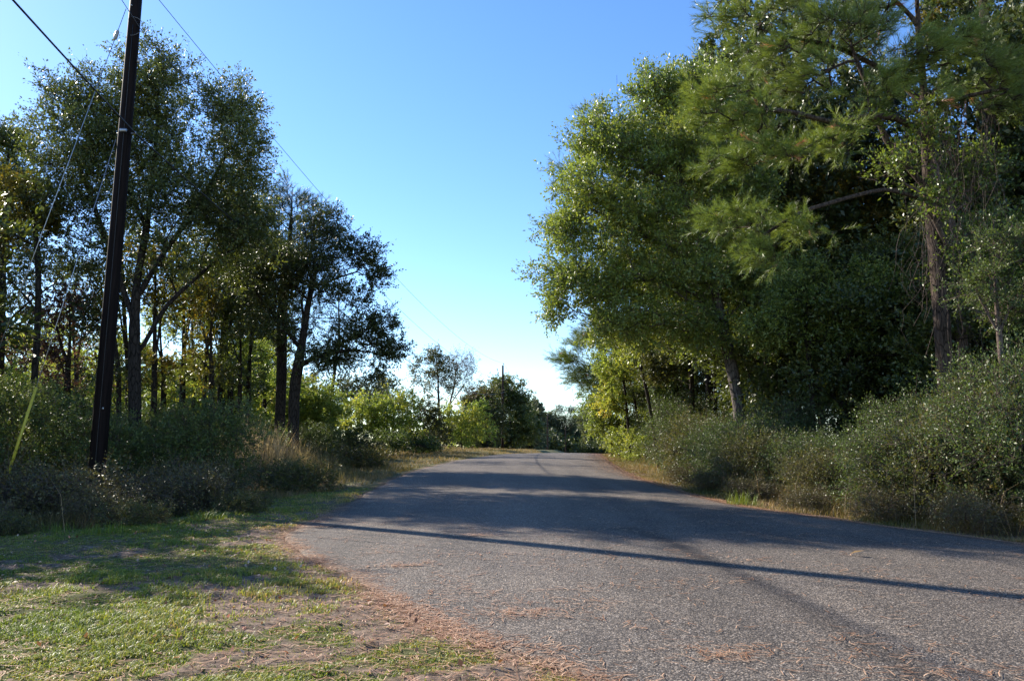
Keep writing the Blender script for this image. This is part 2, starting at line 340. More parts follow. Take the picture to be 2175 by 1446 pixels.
def grow(r, paths, pts, seg=.5, bal=.35, r_tip=.008, r_base=.2, expo=2.3, wig=.12):
    pos = []; par = []; plen = []
    for pi, path in enumerate(paths):
        path = np.asarray(path, float); res = [path[0]]
        for a, b_ in zip(path[:-1], path[1:]):
            k = max(1, int(np.linalg.norm(b_ - a) / seg)); res += [a + (b_ - a) * t for t in np.arange(1, k + 1) / k]
        res = np.array(res)
        if len(res) > 4: res[1:-1] = (res[:-2] + 2 * res[1:-1] + res[2:]) / 4
        if pi == 0: last = -1; s0 = 0; pos.append(res[0]); par.append(-1); plen.append(0.); last = 0; res = res[1:]
        else: last = int(np.argmin(np.linalg.norm(np.array(pos) - res[0], axis=1))); res = res[1:]
        for p in res:
            plen.append(plen[last] + float(np.linalg.norm(p - pos[last]))); pos.append(p); par.append(last); last = len(pos) - 1
    ntr = len(pos)
    cap = ntr + len(pts) * 40; A = np.zeros((cap, 3)); PL = np.zeros(cap); n = ntr
    A[:n] = pos; PL[:n] = plen; par = list(par)
    dmin = np.linalg.norm(pts[:, None] - A[None, :n:2], axis=2).min(1)
    tips = []
    for q in np.argsort(dmin):
        p = pts[q]; D = p - A[:n]; L = np.linalg.norm(D, axis=1)
        cost = L + bal * PL[:n] + .6 * np.maximum(0, -D[:, 2] - .2 * L)
        i = int(np.argmin(cost)); L0 = L[i]
        if L0 < 1e-3: tips.append(i); continue
        k = max(1, int(L0 / seg)); a = A[i].copy(); pd = a - A[par[i]] if par[i] >= 0 else np.array([0, 0, 1.])
        pd = pd / (np.linalg.norm(pd) + 1e-9) * L0 * .35
        last = i
        for t in np.arange(1, k + 1) / k:
            x = a + (p - a) * t + pd * t * (1 - t) + (r.normal(size=3) * wig * seg if t < 1 else 0)
            if n >= cap: break
            A[n] = x; PL[n] = PL[last] + np.linalg.norm(x - A[last]); par.append(last); last = n; n += 1
        tips.append(last)
    A = A[:n]; par = np.array(par)
    rad = np.zeros(n); acc = np.zeros(n)
    for i in range(n - 1, -1, -1):
        rad[i] = max(acc[i], r_tip ** expo) ** (1 / expo)
        if par[i] >= 0: acc[par[i]] += rad[i] ** expo
    # rescale so that the base has the wanted radius, thin ends keep theirs
    f = math.log(max(r_base, r_tip * 1.5) / r_tip) / max(math.log(rad[0] / r_tip), 1e-6)
    rad = r_tip * (rad / r_tip) ** f
    return A, par, rad, np.array(tips)

def wood_mesh(r, A, par, rad, twigs=None, big=.05, flare=None):
    n = len(A); ch = np.arange(1, n); ch = ch[par[1:] >= 0]; pr = par[ch]
    main = np.full(n, -1); o = np.argsort(rad[ch]); main[pr[o]] = ch[o]
    inc = np.zeros((n, 3)); inc[ch] = norm(A[ch] - A[pr]); outd = inc.copy(); hm = main >= 0
    outd[hm] = norm(A[main[hm]] - A[hm]); inc[0] = outd[0]; tan = norm(inc + outd)
    parts = []
    for lo, hi, k in ((big, 9, 12), (.018, big, 6), (0, .018, 3)):
        s = ch[(rad[ch] >= lo) & (rad[ch] < hi)]
        if not len(s): continue
        p = par[s]; ismain = main[p] == s
        t0 = np.where(ismain[:, None], tan[p], inc[s]); r0 = np.where(ismain, rad[p], np.minimum(rad[p], rad[s] * 1.15)); t1 = tan[s]; r1 = rad[s]
        def ring(c, t, rr):
            ref = np.where(np.abs(t[:, 2:3]) > .9, np.array([[0, 1., 0]]), np.array([[0, 0, 1.]]))
            ref = np.where(np.abs(t[:, 2:3]) > .9, np.array([[1., .3, 0]]), ref)
            u = norm(np.cross(t, ref)); v_ = np.cross(t, u); a = np.arange(k) * 2 * math.pi / k
            return c[:, None] + rr[:, None, None] * (np.cos(a)[None, :, None] * u[:, None] + np.sin(a)[None, :, None] * v_[:, None])
        # both ends share one frame so that the sides do not twist
        ref = np.where(np.abs(inc[s][:, 2:3]) > .9, np.array([[1., .3, 0]]), np.array([[0, 0, 1.]]))
        def ring2(c, t, rr):
            u = norm(np.cross(t, ref)); v_ = np.cross(t, u); a = np.arange(k) * 2 * math.pi / k
            return c[:, None] + rr[:, None, None] * (np.cos(a)[None, :, None] * u[:, None] + np.sin(a)[None, :, None] * v_[:, None])
        V = np.stack([ring2(A[p], t0, r0), ring2(A[s], t1, r1)], 1).reshape(-1, 3)
        b0 = np.arange(len(s))[:, None] * 2 * k; j = np.arange(k)[None]; j2 = (j + 1) % k
        parts.append((V, np.stack([b0 + j, b0 + j2, b0 + k + j2, b0 + k + j], -1).reshape(-1, 4), np.zeros((0, 3), int)))
    if twigs is not None and len(twigs[0]):
        a, b_, tr = twigs; t = norm(b_ - a); u = norm(np.cross(t, np.array([.3, .2, 1.]))); v_ = np.cross(t, u); k = 3
        an = np.arange(k) * 2 * math.pi / k
        off = np.cos(an)[None, :, None] * u[:, None] + np.sin(an)[None, :, None] * v_[:, None]
        V = np.stack([a[:, None] + off * tr, b_[:, None] + off * tr * .4], 1).reshape(-1, 3)
        b0 = np.arange(len(a))[:, None] * 2 * k; j = np.arange(k)[None]; j2 = (j + 1) % k
        parts.append((V, np.stack([b0 + j, b0 + j2, b0 + k + j2, b0 + k + j], -1).reshape(-1, 4), np.zeros((0, 3), int)))
    return join(parts)

def leaf_quads(r, pos, dirs, size, up=.35, wid=.5):
    n = len(pos); L = size * (0.6 + .8 * r.random(n)); d = norm(dirs + .9 * rdir(r, n))
    nrm = norm(rdir(r, n) + np.array([0, 0, up])); s = norm(np.cross(d, nrm)); nn = np.cross(s, d)
    W = (L * wid * .5)[:, None]; L = L[:, None]
    fold = nn * W * .35
    V = np.stack([pos, pos + d * L * .45 + s * W + fold, pos + d * L, pos + d * L * .45 - s * W + fold], 1).reshape(-1, 3)
    return V, np.arange(4 * n).reshape(-1, 4)

def foliage(r, tips, ctr, kind, per, size, tw, twl, up, clump_tint):
    """twigs round every tip, leaves (or needles) along the twigs"""
    n = len(tips); outw = norm(tips - ctr)
    c = np.repeat(np.arange(n), tw); d = norm(rdir(r, n * tw) + .55 * outw[c] + np.array([0, 0, .15]))
    if kind == 'pine': o2 = norm(outw * [1, 1, .2]); d = norm(.8 * rdir(r, n * tw) * [1, 1, .55] + .75 * o2[c] + np.array([0, 0, .12]))
    ln = twl * (.4 + .9 * r.random(n * tw)); a = tips[c]; b_ = a + d * ln[:, None]
    if kind == 'pine':
        k = per; t = np.repeat(np.arange(len(a)), k)
        nd = norm(d[t] * .95 + rdir(r, len(t)) * .7 + np.array([0, 0, .10])); u = r.random(len(t)) ** .7
        p0 = b_[t] - d[t] * (ln[t] * .75 * (1 - u))[:, None]
        L = size * (.7 + .5 * r.random(len(t))); s = norm(np.cross(nd, rdir(r, len(t)))); wd = (size * .023)
        V = np.stack([p0 - s * wd, p0 + s * wd, p0 + nd * L[:, None]], 1).reshape(-1, 3)
        T = np.arange(3 * len(t)).reshape(-1, 3)
        tint = np.clip(clump_tint[c][t] * .86 + .12 * (r.random(len(t)) - .5), 0, .9)
        dead = (r.random(len(a)) < .007)[t]; tint = np.where(dead, 1., tint)
        return (V, None, T, tint), (a, b_, .005)
    k = per; t = np.repeat(np.arange(len(a)), k); u = .15 + .95 * r.random(len(t))
    p = a[t] + d[t] * (ln[t] * u)[:, None] + rdir(r, len(t)) * (twl * .10)
    V, Q = leaf_quads(r, p, d[t], size, up)
    tint = np.clip(clump_tint[c][t] + .45 * (r.random(len(t)) - .5), 0, 1)
    return (V, Q, None, tint), (a, b_, .004)

def make_plant(name, label, cat, group, base_xy, paths, blobs, n, per, size, lm, bm='bark', kind='leaf', seed=1, tw=5, twl=.6,
               r_base=.2, seg=.5, bal=.35, up=.35, shell=.5, r_tip=.008, names=('trunk', 'crown'), bz=None, tint=.4, wig=.12, extra=None):
    r = np.random.default_rng(seed)
    bx, by = base_xy; z0 = (g(bx, by) if bz is None else bz) - .05; o0 = np.array([bx, by, z0])
    paths = [np.asarray(p, float) - o0 for p in paths]; paths[0][0] = 0
    blobs = [(np.asarray(b_[0], float) - o0, b_[1]) + tuple(b_[2:]) for b_ in blobs]
    pts = sample_blobs(r, blobs, n, shell); pts[:, 2] = np.maximum(pts[:, 2], .12)
    A, par, rad, tips = grow(r, paths, pts, seg, bal, r_tip, r_base, wig=wig)
    T = A[tips]; ctr = T.mean(0) - np.array([0, 0, .15 * np.ptp(T[:, 2])])
    ct = np.clip(tint + .3 * (fbm(T[:, 0] * .7 + seed, T[:, 2] * .7, seed, 2) - .5) * 2 + .25 * (r.random(len(T)) - .5), 0, 1)
    (V, Q, Tr, ti), tg = foliage(r, T, ctr, kind, per, size, tw, twl, up, ct)
    root = empty(name, o0, label, cat, group)
    wv, wq, wt = wood_mesh(r, A, par, rad, tg)
    mesh(names[0], wv, quads=wq, tris=wt, mat=M[bm], parent=root, smooth=True)
    mesh(names[1], V, quads=Q, tris=Tr, mat=M[lm], parent=root, attrs={'tint': ('FACE', ti)})
    return root

def B(px, py, rx, ry, Y, dep=None, wgt=1):
    """crown lobe at photo position and distance, radii in metres"""
    s = mpp(py, Y); c = P(px, py, Y); d = dep if dep is not None else min(rx, ry) * s * .9
    return (c, (rx * s, d, ry * s), wgt)
def path(Y, *pp): return [P(a, b_, Y + (c[0] if c else 0)) for a, b_, *c in pp]
def base_of(px, Y):
    """ground point at distance Y under photo column px"""
    X = (px - 1087.5) / FPX * Y / cp_
    for _ in range(6):
        z = g(X, Y); vy = math.tan(math.atan2(z - CZ, Y) - PITCH); t = Y / (cp_ - vy * sp_); X = t * (px - 1087.5) / FPX
    return X, Y
def tree_px(name, label, px, Y, pths, blobs, n, per, size, lm, group=None, **k):
    b0 = base_of(px, Y); p0 = [np.array([b0[0], b0[1], g(*b0)])] + path(Y, *pths[0])
    ps = [p0] + [path(Y, *q) for q in pths[1:]]
    return make_plant(name, label, k.pop('cat', 'tree'), group, b0, ps, blobs, n, per, size, lm, **k)


# ------------------------------------------------------------------ trees left of the road
OAKS = 'tall trees left of the road'
Y = 24.5
tree_px('oak_tree', 'largest dark oak behind the near utility pole, its round crown the highest on the left', 288, Y,
        [[(285, 700), (290, 600), (312, 480), (330, 330), (335, 200)], [(287, 640), (345, 540), (420, 440), (480, 330)], [(288, 690), (215, 480), (160, 330)], [(290, 760), (350, 650), (450, 560), (540, 500)], [(310, 480), (260, 380), (240, 250)]],
        [B(330, 175, 85, 80, Y, 1.5), B(170, 240, 95, 85, Y, 1.5), B(480, 250, 80, 85, Y, 1.5), B(240, 330, 190, 90, Y, 2.2), B(500, 350, 75, 90, Y, 1.7), B(400, 440, 160, 90, Y, 2.2),
         B(190, 420, 120, 80, Y, 1.9, .7), B(520, 490, 70, 70, Y, 1.5), B(400, 560, 130, 60, Y, 1.5, .55), B(190, 540, 110, 60, Y, 1.5, .35), B(300, 250, 90, 90, Y, 1.5)],
        1300, 13, .085, 'oak', OAKS, seed=3, tw=8, twl=.62, r_base=.19, r_tip=.006, seg=.4)
Y = 31
tree_px('pine_tree', 'dark pine with a tufted top between the two big oaks on the left', 590, Y,
        [[(598, 800), (600, 650), (615, 520), (622, 400)]],
        [B(622, 420, 38, 26, Y, .8), B(600, 455, 48, 30, Y, 1), B(665, 450, 38, 26, Y, .8), B(640, 500, 70, 28, Y, 1.3), B(590, 540, 70, 36, Y, 1.4), B(655, 560, 60, 30, Y, 1.3)],
        230, 22, .2, 'pine_dark', OAKS, kind='pine', seed=5, tw=7, twl=.55, r_base=.2, bal=.5)
Y = 29
tree_px('oak_tree', 'spreading oak whose long dark limbs reach right over the yellow bushes', 622, Y,
        [[(625, 820), (640, 740), (655, 640), (680, 540), (700, 490)], [(632, 775), (690, 750), (760, 742), (820, 755)], [(650, 680), (720, 672), (780, 690), (830, 730)], [(660, 620), (710, 590), (760, 575), (800, 570)], [(640, 740), (590, 680), (540, 620)]],
        [B(690, 490, 55, 40, Y, 1.4), B(750, 540, 60, 38, Y, 1.4), B(800, 590, 34, 30, Y, 1), B(640, 570, 90, 60, Y, 2), B(560, 600, 80, 70, Y, 2), B(720, 625, 70, 34, Y, 1.4, .7),
         B(790, 690, 60, 34, Y, 1.3), B(825, 745, 42, 38, Y, 1.1), B(750, 715, 60, 30, Y, 1.3), B(700, 760, 70, 36, Y, 1.5), B(790, 790, 44, 26, Y, .9, .7), B(600, 690, 90, 50, Y, 1.8, .6)],
        800, 11, .09, 'oak_dark', OAKS, seed=8, tw=7, twl=.5, r_base=.2, wig=.2, r_tip=.006)
tree_px('oak_tree', 'hazy oak filling the space between the two big oaks on the left', 470, 35,
        [[(470, 800), (478, 680), (490, 560), (500, 480)], [(475, 720), (520, 620), (560, 540)]],
        [B(500, 450, 90, 60, 35, 2), B(540, 530, 90, 60, 35, 2), B(470, 560, 80, 50, 35, 1.8), B(420, 640, 90, 50, 35, 1.8, .5), B(560, 640, 70, 50, 35, 1.6, .6)], 360, 13, .11, 'oak', OAKS, seed=9, tw=7, twl=.7, r_base=.17)
Y = 24
tree_px('oak_tree', 'thin tree at the left edge with golden leaves halfway up', 70, Y,
        [[(72, 820), (80, 700), (82, 560), (70, 450), (55, 380)], [(78, 660), (30, 600), (-30, 560)], [(80, 600), (130, 520)]],
        [B(50, 455, 75, 50, Y, 1.5), B(-20, 500, 60, 50, Y, 1.5), B(30, 400, 40, 30, Y, 1), B(110, 480, 40, 30, Y, 1, .6)],
        170, 14, .10, 'gold', None, seed=12, tw=6, twl=.42, r_base=.10)
Y = 29
tree_px('oak_tree', 'leafy green tree cut off by the left edge of the view', -10, Y,
        [[(0, 760), (5, 560), (10, 420), (20, 300)], [(5, 560), (70, 480), (110, 420)], [(0, 700), (60, 640), (120, 600)]],
        [B(12, 310, 48, 60, Y, 1.5), B(30, 400, 60, 50, Y, 1.5), B(-40, 450, 80, 120, Y, 2), B(100, 560, 60, 40, Y, 1.5, .5), B(20, 600, 60, 60, Y, 1.6, .5)],
        620, 14, .09, 'oak', None, seed=13, tw=6, twl=.6, r_base=.16)
# slender trees of the thin wood
for i, (px, Yk, top, mat_, lab, sp, n_) in enumerate([
    (250, 27, 560, 'oak_dark', 'slender trunk directly right of the near utility pole', 60, 90),
    (325, 28, 520, 'gold', 'slender tree with orange autumn leaves behind the big left oak', 40, 80),
    (345, 36, 640, 'yellow', 'thin tree with yellow green leaves right of the big left oak', 60, 90),
    (432, 31, 560, 'oak', 'slim upright tree with sparse leaves between the two big left oaks', 55, 110),
    (447, 29, 600, 'gold', 'thin trunk with a few amber leaves between the two big left oaks', 25, 46),
    (487, 35, 640, 'yellow', 'forked thin tree with light leaves left of the dark pine', 50, 90),
    (507, 32, 640, 'oak', 'dark upright sapling left of the dark pine', 40, 70),
    (560, 42, 700, 'yellow', 'pale green sapling close left of the spreading oak', 55, 90),
    (140, 28, 620, 'bare', 'russet leaved tree left of the near utility pole', 70, 110),
    (115, 45, 660, 'yellow', 'yellow green tree low down between the golden tree and the near pole', 70, 120),
    (270, 30, 480, 'oak', 'straight thin dark trunk just left of the forked trunk of the biggest left oak', 45, 60),
    (385, 33, 500, 'oak', 'straight thin tree right of the forked trunk of the biggest left oak', 45, 70),
    (410, 38, 580, 'oak', 'very thin upright sapling in the middle of the thin wood', 40, 60),
    (525, 34, 560, 'oak', 'thin upright tree close to the left side of the dark pine', 45, 70),
    (470, 40, 620, 'oak', 'thin upright sapling behind the amber leaved trunk', 40, 60),
    (160, 33, 560, 'oak', 'thin upright tree directly left of the near utility pole', 45, 70),
    (20, 42, 690, 'yellow', 'bright yellow green tree low at the left edge', 80, 130),
    (205, 50, 680, 'oak', 'faint tree partly hidden behind the near utility pole', 60, 90)]):
    tl = [(px + 3, 800), (px + (i * 37 % 23) - 10, (top + 800) // 2), (px + (i * 53 % 31) - 15, top)]
    fk = [(px + 2, 780), (px + (25 if i % 2 else -25), (top + 720) // 2), (px + (40 if i % 2 else -40), top + 30)]
    tree_px('slender_tree', lab, px, Yk, [tl, fk],
            [B(px, top + 40, sp, 55, Yk, 1.4), B(px + (30 if i % 2 else -30), top + 120, sp, 50, Yk, 1.4, .8), B(px, 790, sp * 1.1, 40, Yk, 1.3, .45)],
            n_, 11, .12, mat_, 'slender trees of the thin wood on the left', seed=20 + i, tw=5, twl=.55, r_base=.085 + .02 * (i % 3), bal=.5)

# ------------------------------------------------------------------ middle distance, left of the crest
def pxthing(name, label, px, Yk, top, blobs, n, per, size, lm, group, **k):
    return tree_px(name, label, px, Yk, [[(px, (top + 920) // 2), (px + 3, top + 10)]], blobs, n, per, size, lm, group, **k)
SH = 'sunlit thicket left of the crest'
nm = ('stems', 'foliage')
pxthing('yellow_bush', 'widest yellow green bush of the thicket, right below the spreading oak limbs', 800, 50, 850,
        [B(770, 880, 60, 45, 50, 1.6), B(840, 870, 60, 45, 50, 1.6), B(800, 915, 90, 35, 50, 1.5)], 210, 13, .14, 'yellow', SH, seed=41, tw=6, twl=.6, r_base=.06, cat='bush', names=nm)
pxthing('yellow_bush', 'yellow bush under the trunk of the spreading oak', 665, 44, 830,
        [B(670, 850, 50, 45, 44, 1.3), B(700, 880, 40, 40, 44, 1.3), B(630, 870, 40, 40, 44, 1.3)], 130, 12, .14, 'yellow', SH, seed=42, tw=6, twl=.5, r_base=.05, cat='bush', names=nm)
pxthing('yellow_bush', 'yellow green bush just left of the second utility pole', 980, 72, 870,
        [B(960, 890, 45, 28, 72, 1.6), B(1010, 885, 40, 32, 72, 1.6), B(985, 920, 70, 25, 72, 1.6)], 150, 12, .17, 'yellow', SH, seed=43, tw=6, twl=.7, r_base=.06, cat='bush', names=nm)
pxthing('green_bush', 'deep green bush in the middle of the yellow thicket', 900, 58, 860,
        [B(900, 885, 45, 38, 58, 1.5), B(925, 920, 40, 30, 58, 1.4), B(870, 925, 40, 25, 58, 1.4)], 140, 12, .15, 'shrub_olive', SH, seed=44, tw=6, twl=.6, r_base=.06, cat='bush', names=nm)
pxthing('green_bush', 'low blue green bush at the foot of the yellow thicket', 750, 44, 910,
        [B(740, 930, 60, 26, 44, 1.1), B(830, 940, 50, 22, 46, 1.1), B(900, 945, 40, 18, 50, 1.1)], 170, 13, .10, 'shrub', SH, seed=45, tw=6, twl=.45, r_base=.04, cat='bush', names=nm)
pxthing('green_bush', 'hazy dark green tree rising behind the yellow thicket', 735, 70, 790,
        [B(740, 840, 50, 50, 70, 1.8), B(790, 850, 50, 40, 70, 1.8)], 120, 12, .18, 'far', SH, seed=46, tw=6, twl=.8, r_base=.1, cat='bush', names=nm)
tree_px('half_bare_tree', 'half bare tree with olive leaves above the yellow thicket', 935, 78,
        [[(932, 860), (930, 800), (925, 750)], [(932, 850), (890, 815), (870, 790)], [(932, 820), (960, 780)]],
        [B(925, 765, 34, 30, 78, 1.6), B(905, 800, 34, 26, 78, 1.5), B(950, 800, 30, 40, 78, 1.5), B(890, 770, 25, 25, 78, 1.2, .4)], 170, 8, .17, 'shrub_olive', None, seed=47, tw=5, twl=.7, r_base=.12, bm='twig')
tree_px('half_bare_tree', 'nearly leafless grey tree left of the second utility pole', 955, 84,
        [[(952, 870), (965, 820), (970, 770)], [(955, 860), (990, 810)]],
        [B(965, 790, 45, 45, 84, 2), B(1000, 820, 25, 25, 84, 1.2), B(985, 770, 30, 28, 84, 1.2)], 260, 3, .12, 'bare', None, seed=48, tw=6, twl=.9, r_base=.12, bm='twig')
pxthing('evergreen_tree', 'round dark evergreen directly behind the second utility pole', 1085, 108, 800,
        [B(1060, 840, 38, 42, 108, 3), B(1085, 880, 50, 50, 108, 3.5), B(1040, 895, 35, 40, 108, 2.5), B(1115, 905, 40, 40, 108, 2.5), B(1060, 920, 50, 34, 108, 2.5), B(1090, 840, 40, 40, 108, 2.5)], 460, 13, .24, 'oak', None, seed=49, tw=7, twl=.9, r_base=.2)
pxthing('evergreen_tree', 'small olive tree left of the round dark evergreen', 1010, 96, 830,
        [B(1015, 860, 28, 40, 96, 2), B(1000, 900, 35, 30, 96, 2)], 120, 10, .2, 'shrub_olive', None, seed=50, tw=6, twl=.8, r_base=.12)
pxthing('leafy_tree', 'dull green brown tree between the nearly leafless tree and the round dark evergreen', 1035, 93, 825,
        [B(1030, 850, 30, 36, 93, 2), B(1045, 890, 36, 36, 93, 2), B(1000, 860, 26, 30, 93, 1.8), B(1020, 925, 50, 26, 93, 2)], 240, 12, .2, 'shrub_olive', None, seed=52, tw=6, twl=.8, r_base=.12)
pxthing('evergreen_tree', 'dark tree sloping down right of the round dark evergreen', 1125, 125, 855,
        [B(1118, 890, 24, 34, 125, 2.5), B(1136, 925, 16, 28, 125, 2.5), B(1110, 935, 40, 20, 125, 2.5)], 180, 11, .26, 'far', None, seed=51, tw=6, twl=1., r_base=.15)
FAR = 'far trees beyond the crest'
for i, (px, Yk, top, rx, mt_, kd, lab) in enumerate([
    (1135, 190, 852, 20, 'far', 'leaf', 'thin crowned far tree seen over the crest, left of the third pole'),
    (1165, 290, 872, 30, 'far', 'leaf', 'pale far tree behind the third utility pole'),
    (1188, 300, 862, 20, 'pine_dark', 'pine', 'dark far pine between the third and the fourth pole'),
    (1212, 290, 864, 26, 'pine_dark', 'pine', 'dark far pine right behind the fourth pole'),
    (1236, 285, 862, 26, 'pine_dark', 'pine', 'dark far pine right of the fourth pole'),
    (1262, 230, 850, 26, 'far', 'leaf', 'far leafy tree meeting the right-hand wood'),
    (1180, 292, 895, 32, 'far', 'leaf', 'low far tree right of the third pole'),
    (1145, 288, 868, 28, 'far', 'leaf', 'pale far tree between the sloping dark tree and the third pole'),
    (1250, 296, 870, 28, 'far', 'leaf', 'pale far tree right of the dark far pines'),
    (1225, 295, 895, 34, 'shrub_olive', 'leaf', 'low olive tree at the end of the road')]):
    bl = [B(px, top + 22, rx * .75, 20, Yk, 2.5), B(px - 4, top + 50, rx, 28, Yk, 3), B(px + 4, top + 80, rx, 28, Yk, 3)]
    if kd == 'pine': bl = [B(px, top + 12, rx * .5, 11, Yk, 1.6), B(px - 5, top + 32, rx * .85, 14, Yk, 2.5), B(px + 5, top + 56, rx * .9, 16, Yk, 2.5), B(px, top + 80, rx * .8, 18, Yk, 2.5, .6)]
    tree_px('far_tree', lab, px, Yk, [[(px, (top + 940) // 2), (px, top + 12)]], bl, 320, 13, .55 if kd == 'leaf' else .8, mt_, FAR, kind=kd, seed=60 + i, tw=6, twl=1.4, r_base=.2, r_tip=.02)

FB = 'low bushes beyond the crest'
fb = tree_px('far_bush', 'low dark bush mass beyond the crest', 1105, 130, [[(1105, 935)]], [B(1110, 945, 34, 18, 130, 3), B(1085, 950, 30, 16, 130, 2)], 150, 12, .28, 'oak_dark', FB, seed=69, tw=6, twl=.9, r_base=.08, cat='bush', names=nm)
for px, Yk, s_, lab in [(1060, 118, 1.0, 'low dark bush at the foot of the round evergreen'), (1010, 104, .8, 'low bush just left of the second pole'), (1190, 282, 2.6, 'low bush at the end of the road between the third and fourth pole'), (1240, 280, 2.6, 'low bush at the end of the road right of the fourth pole'), (1275, 120, 1.1, 'low bush meeting the right-hand wood beyond the crest'),
                        (960, 100, 1.0, 'low far bush seen through the left thicket'), (1140, 215, 2.2, 'low bush far beyond the crest left of the third pole'), (1215, 300, 2.8, 'farthest bush line at the end of the road')]:
    x_, y_ = base_of(px, Yk); copy_thing(fb, (x_, y_, g(x_, y_)), px * .7, (s_, s_, s_), lab, FB)
# ------------------------------------------------------------------ right wood
RW = 'tall trees of the right-hand wood'
Y = 26
tree_px('oak_tree', 'tall glossy leaved oak leaning over the road on the right', 1578, Y,
        [[(1570, 860), (1550, 760), (1528, 660), (1500, 540), (1450, 400), (1420, 260), (1400, 190)], [(1520, 620), (1420, 520), (1320, 480), (1250, 440)], [(1525, 650), (1430, 600), (1330, 590), (1230, 600)],
         [(1490, 520), (1540, 400), (1570, 280)], [(1450, 400), (1350, 350), (1280, 300)]],
        [B(1400, 215, 75, 65, Y, 1.6), B(1480, 230, 80, 90, Y, 1.8), B(1300, 310, 85, 70, Y, 1.8), B(1235, 300, 35, 45, Y, .9, .6), B(1420, 350, 130, 90, Y, 2.4), B(1260, 410, 85, 60, Y, 1.7), B(1215, 490, 60, 50, Y, 1.4),
         B(1350, 480, 120, 80, Y, 2.2), B(1200, 590, 60, 45, Y, 1.3), B(1300, 600, 110, 60, Y, 2), B(1190, 650, 40, 38, Y, 1, .8), B(1440, 580, 110, 80, Y, 2), B(1560, 440, 90, 110, Y, 2),
         B(1340, 690, 110, 50, Y, 1.8), B(1480, 700, 90, 50, Y, 1.6, .8), B(1570, 620, 60, 70, Y, 1.5, .8)],
        1750, 13, .10, 'glossy', RW, bm='bark_pale', seed=71, tw=8, twl=.62, r_base=.20)
Y = 34
for i, (px, Yk, blobs_, lab) in enumerate([
    (1330, 33, [B(1200, 370, 34, 20, 33, .8), B(1190, 480, 34, 20, 33, .8), B(1260, 250, 30, 30, 33, 1), B(1300, 330, 60, 40, 33, 1.2), B(1300, 500, 80, 60, 33, 1.3, .8), B(1240, 700, 40, 20, 33, .8), B(1280, 600, 60, 40, 33, 1)], 'dark pine poking out behind the left side of the glossy oak'),
    (1520, 32, [B(1500, 130, 40, 20, 32, 1), B(1560, 110, 50, 24, 32, 1), B(1520, 170, 60, 40, 32, 1.3), B(1600, 220, 70, 60, 32, 1.4), B(1500, 330, 60, 50, 32, 1.4)], 'dark pine with a tufted top above the glossy oak'),
    (1300, 46, [B(1215, 765, 40, 20, 46, 1), B(1250, 800, 50, 25, 46, 1.4), B(1280, 700, 40, 40, 46, 1.3), B(1290, 830, 50, 25, 46, 1.3), B(1240, 730, 30, 18, 46, 1)], 'low pine bough tree overhanging the far road edge on the right')]):
    tree_px('pine_tree', lab, px + (70 if i != 1 else 0), Yk, [[(px + (50 if i != 1 else 0), 860), (px - 8, 600), (px - 20, max(160, 130 + i * 300))]], blobs_, 190 if i < 2 else 420, 22, .22, 'pine', 'pines behind the glossy oak', kind='pine', seed=80 + i, tw=7, twl=.6, r_base=.07, bm='bark', bal=.15, tint=.35)
Y = 18.5
tree_px('pine_tree', 'big pine at the right with a flaking sunlit trunk and long needled boughs', 2014, Y,
        [[(2008, 790), (1998, 650), (1988, 520), (1975, 400), (1968, 250), (1955, 120), (1945, -40), (1940, -250)],
         [(1975, 300), (1900, 245, -.6), (1820, 250, -1.2), (1760, 262, -1.6), (1700, 240, -2), (1600, 230, -2.2)],
         [(1972, 230), (1880, 150, .5), (1780, 100, .6), (1680, 80, .6), (1560, 50, .6)],
         [(1985, 430), (1880, 400, -.8), (1800, 420, -1.4), (1700, 450, -2), (1620, 500, -2.4)],
         [(1960, 60), (1880, -20), (1760, -60), (1620, -60)],
         [(1965, 240), (2060, 200, -.8), (2140, 190, -1.2)], [(1985, 420), (1880, 300), (1850, 200), (1820, 130)]],
        [B(1560, 40, 85, 24, Y, .8), B(1640, 120, 100, 26, Y, 1), B(1540, 205, 95, 24, Y - 2, .8), B(1500, 240, 40, 24, Y - 2, .6), B(1610, 270, 90, 26, Y - 2, .8), B(1720, 170, 70, 34, Y, 1), B(1830, 90, 80, 36, Y, 1),
         B(1900, 160, 50, 30, Y - .5, .8), B(1570, 350, 90, 24, Y - 2, .8), B(1670, 320, 80, 24, Y - 2, .8), B(1570, 465, 80, 26, Y - 2.3, .8), B(1635, 535, 50, 38, Y - 2.4, .7), B(1710, 480, 70, 24, Y - 2, .8),
         B(2110, 160, 70, 40, Y - 1, .9), B(2130, 230, 60, 26, Y - 1, .8), B(1700, -20, 100, 40, Y, 1), B(1860, 10, 90, 36, Y, 1), B(2060, -60, 120, 50, Y, 1), B(1770, 300, 60, 34, Y - 1.4, .8), B(1960, 110, 60, 40, Y - 1, .8), B(2030, 90, 60, 40, Y - .6, .8), B(1760, 60, 70, 40, Y, 1), B(1990, 200, 40, 30, Y - 1, .6), B(1850, 200, 50, 36, Y - 1, .8)],
        700, 40, .17, 'pine', RW, kind='pine', bm='bark_pine', seed=90, tw=7, twl=.50, r_base=.19, seg=.35, bal=.10, tint=.5, wig=.18)
tree_px('pine_tree', 'second pine trunk at the right, behind the big sunlit pine', 2105, 24,
        [[(2118, 700), (2112, 450), (2100, 200), (2085, -50), (2080, -300)]],
        [B(2090, -120, 120, 70, 24, 1.6), B(2150, 50, 50, 30, 24, 1), B(2200, 150, 60, 40, 24, 1)], 170, 30, .2, 'pine', RW, kind='pine', bm='bark_pine', seed=91, tw=7, twl=.4, r_base=.17, bal=.5)
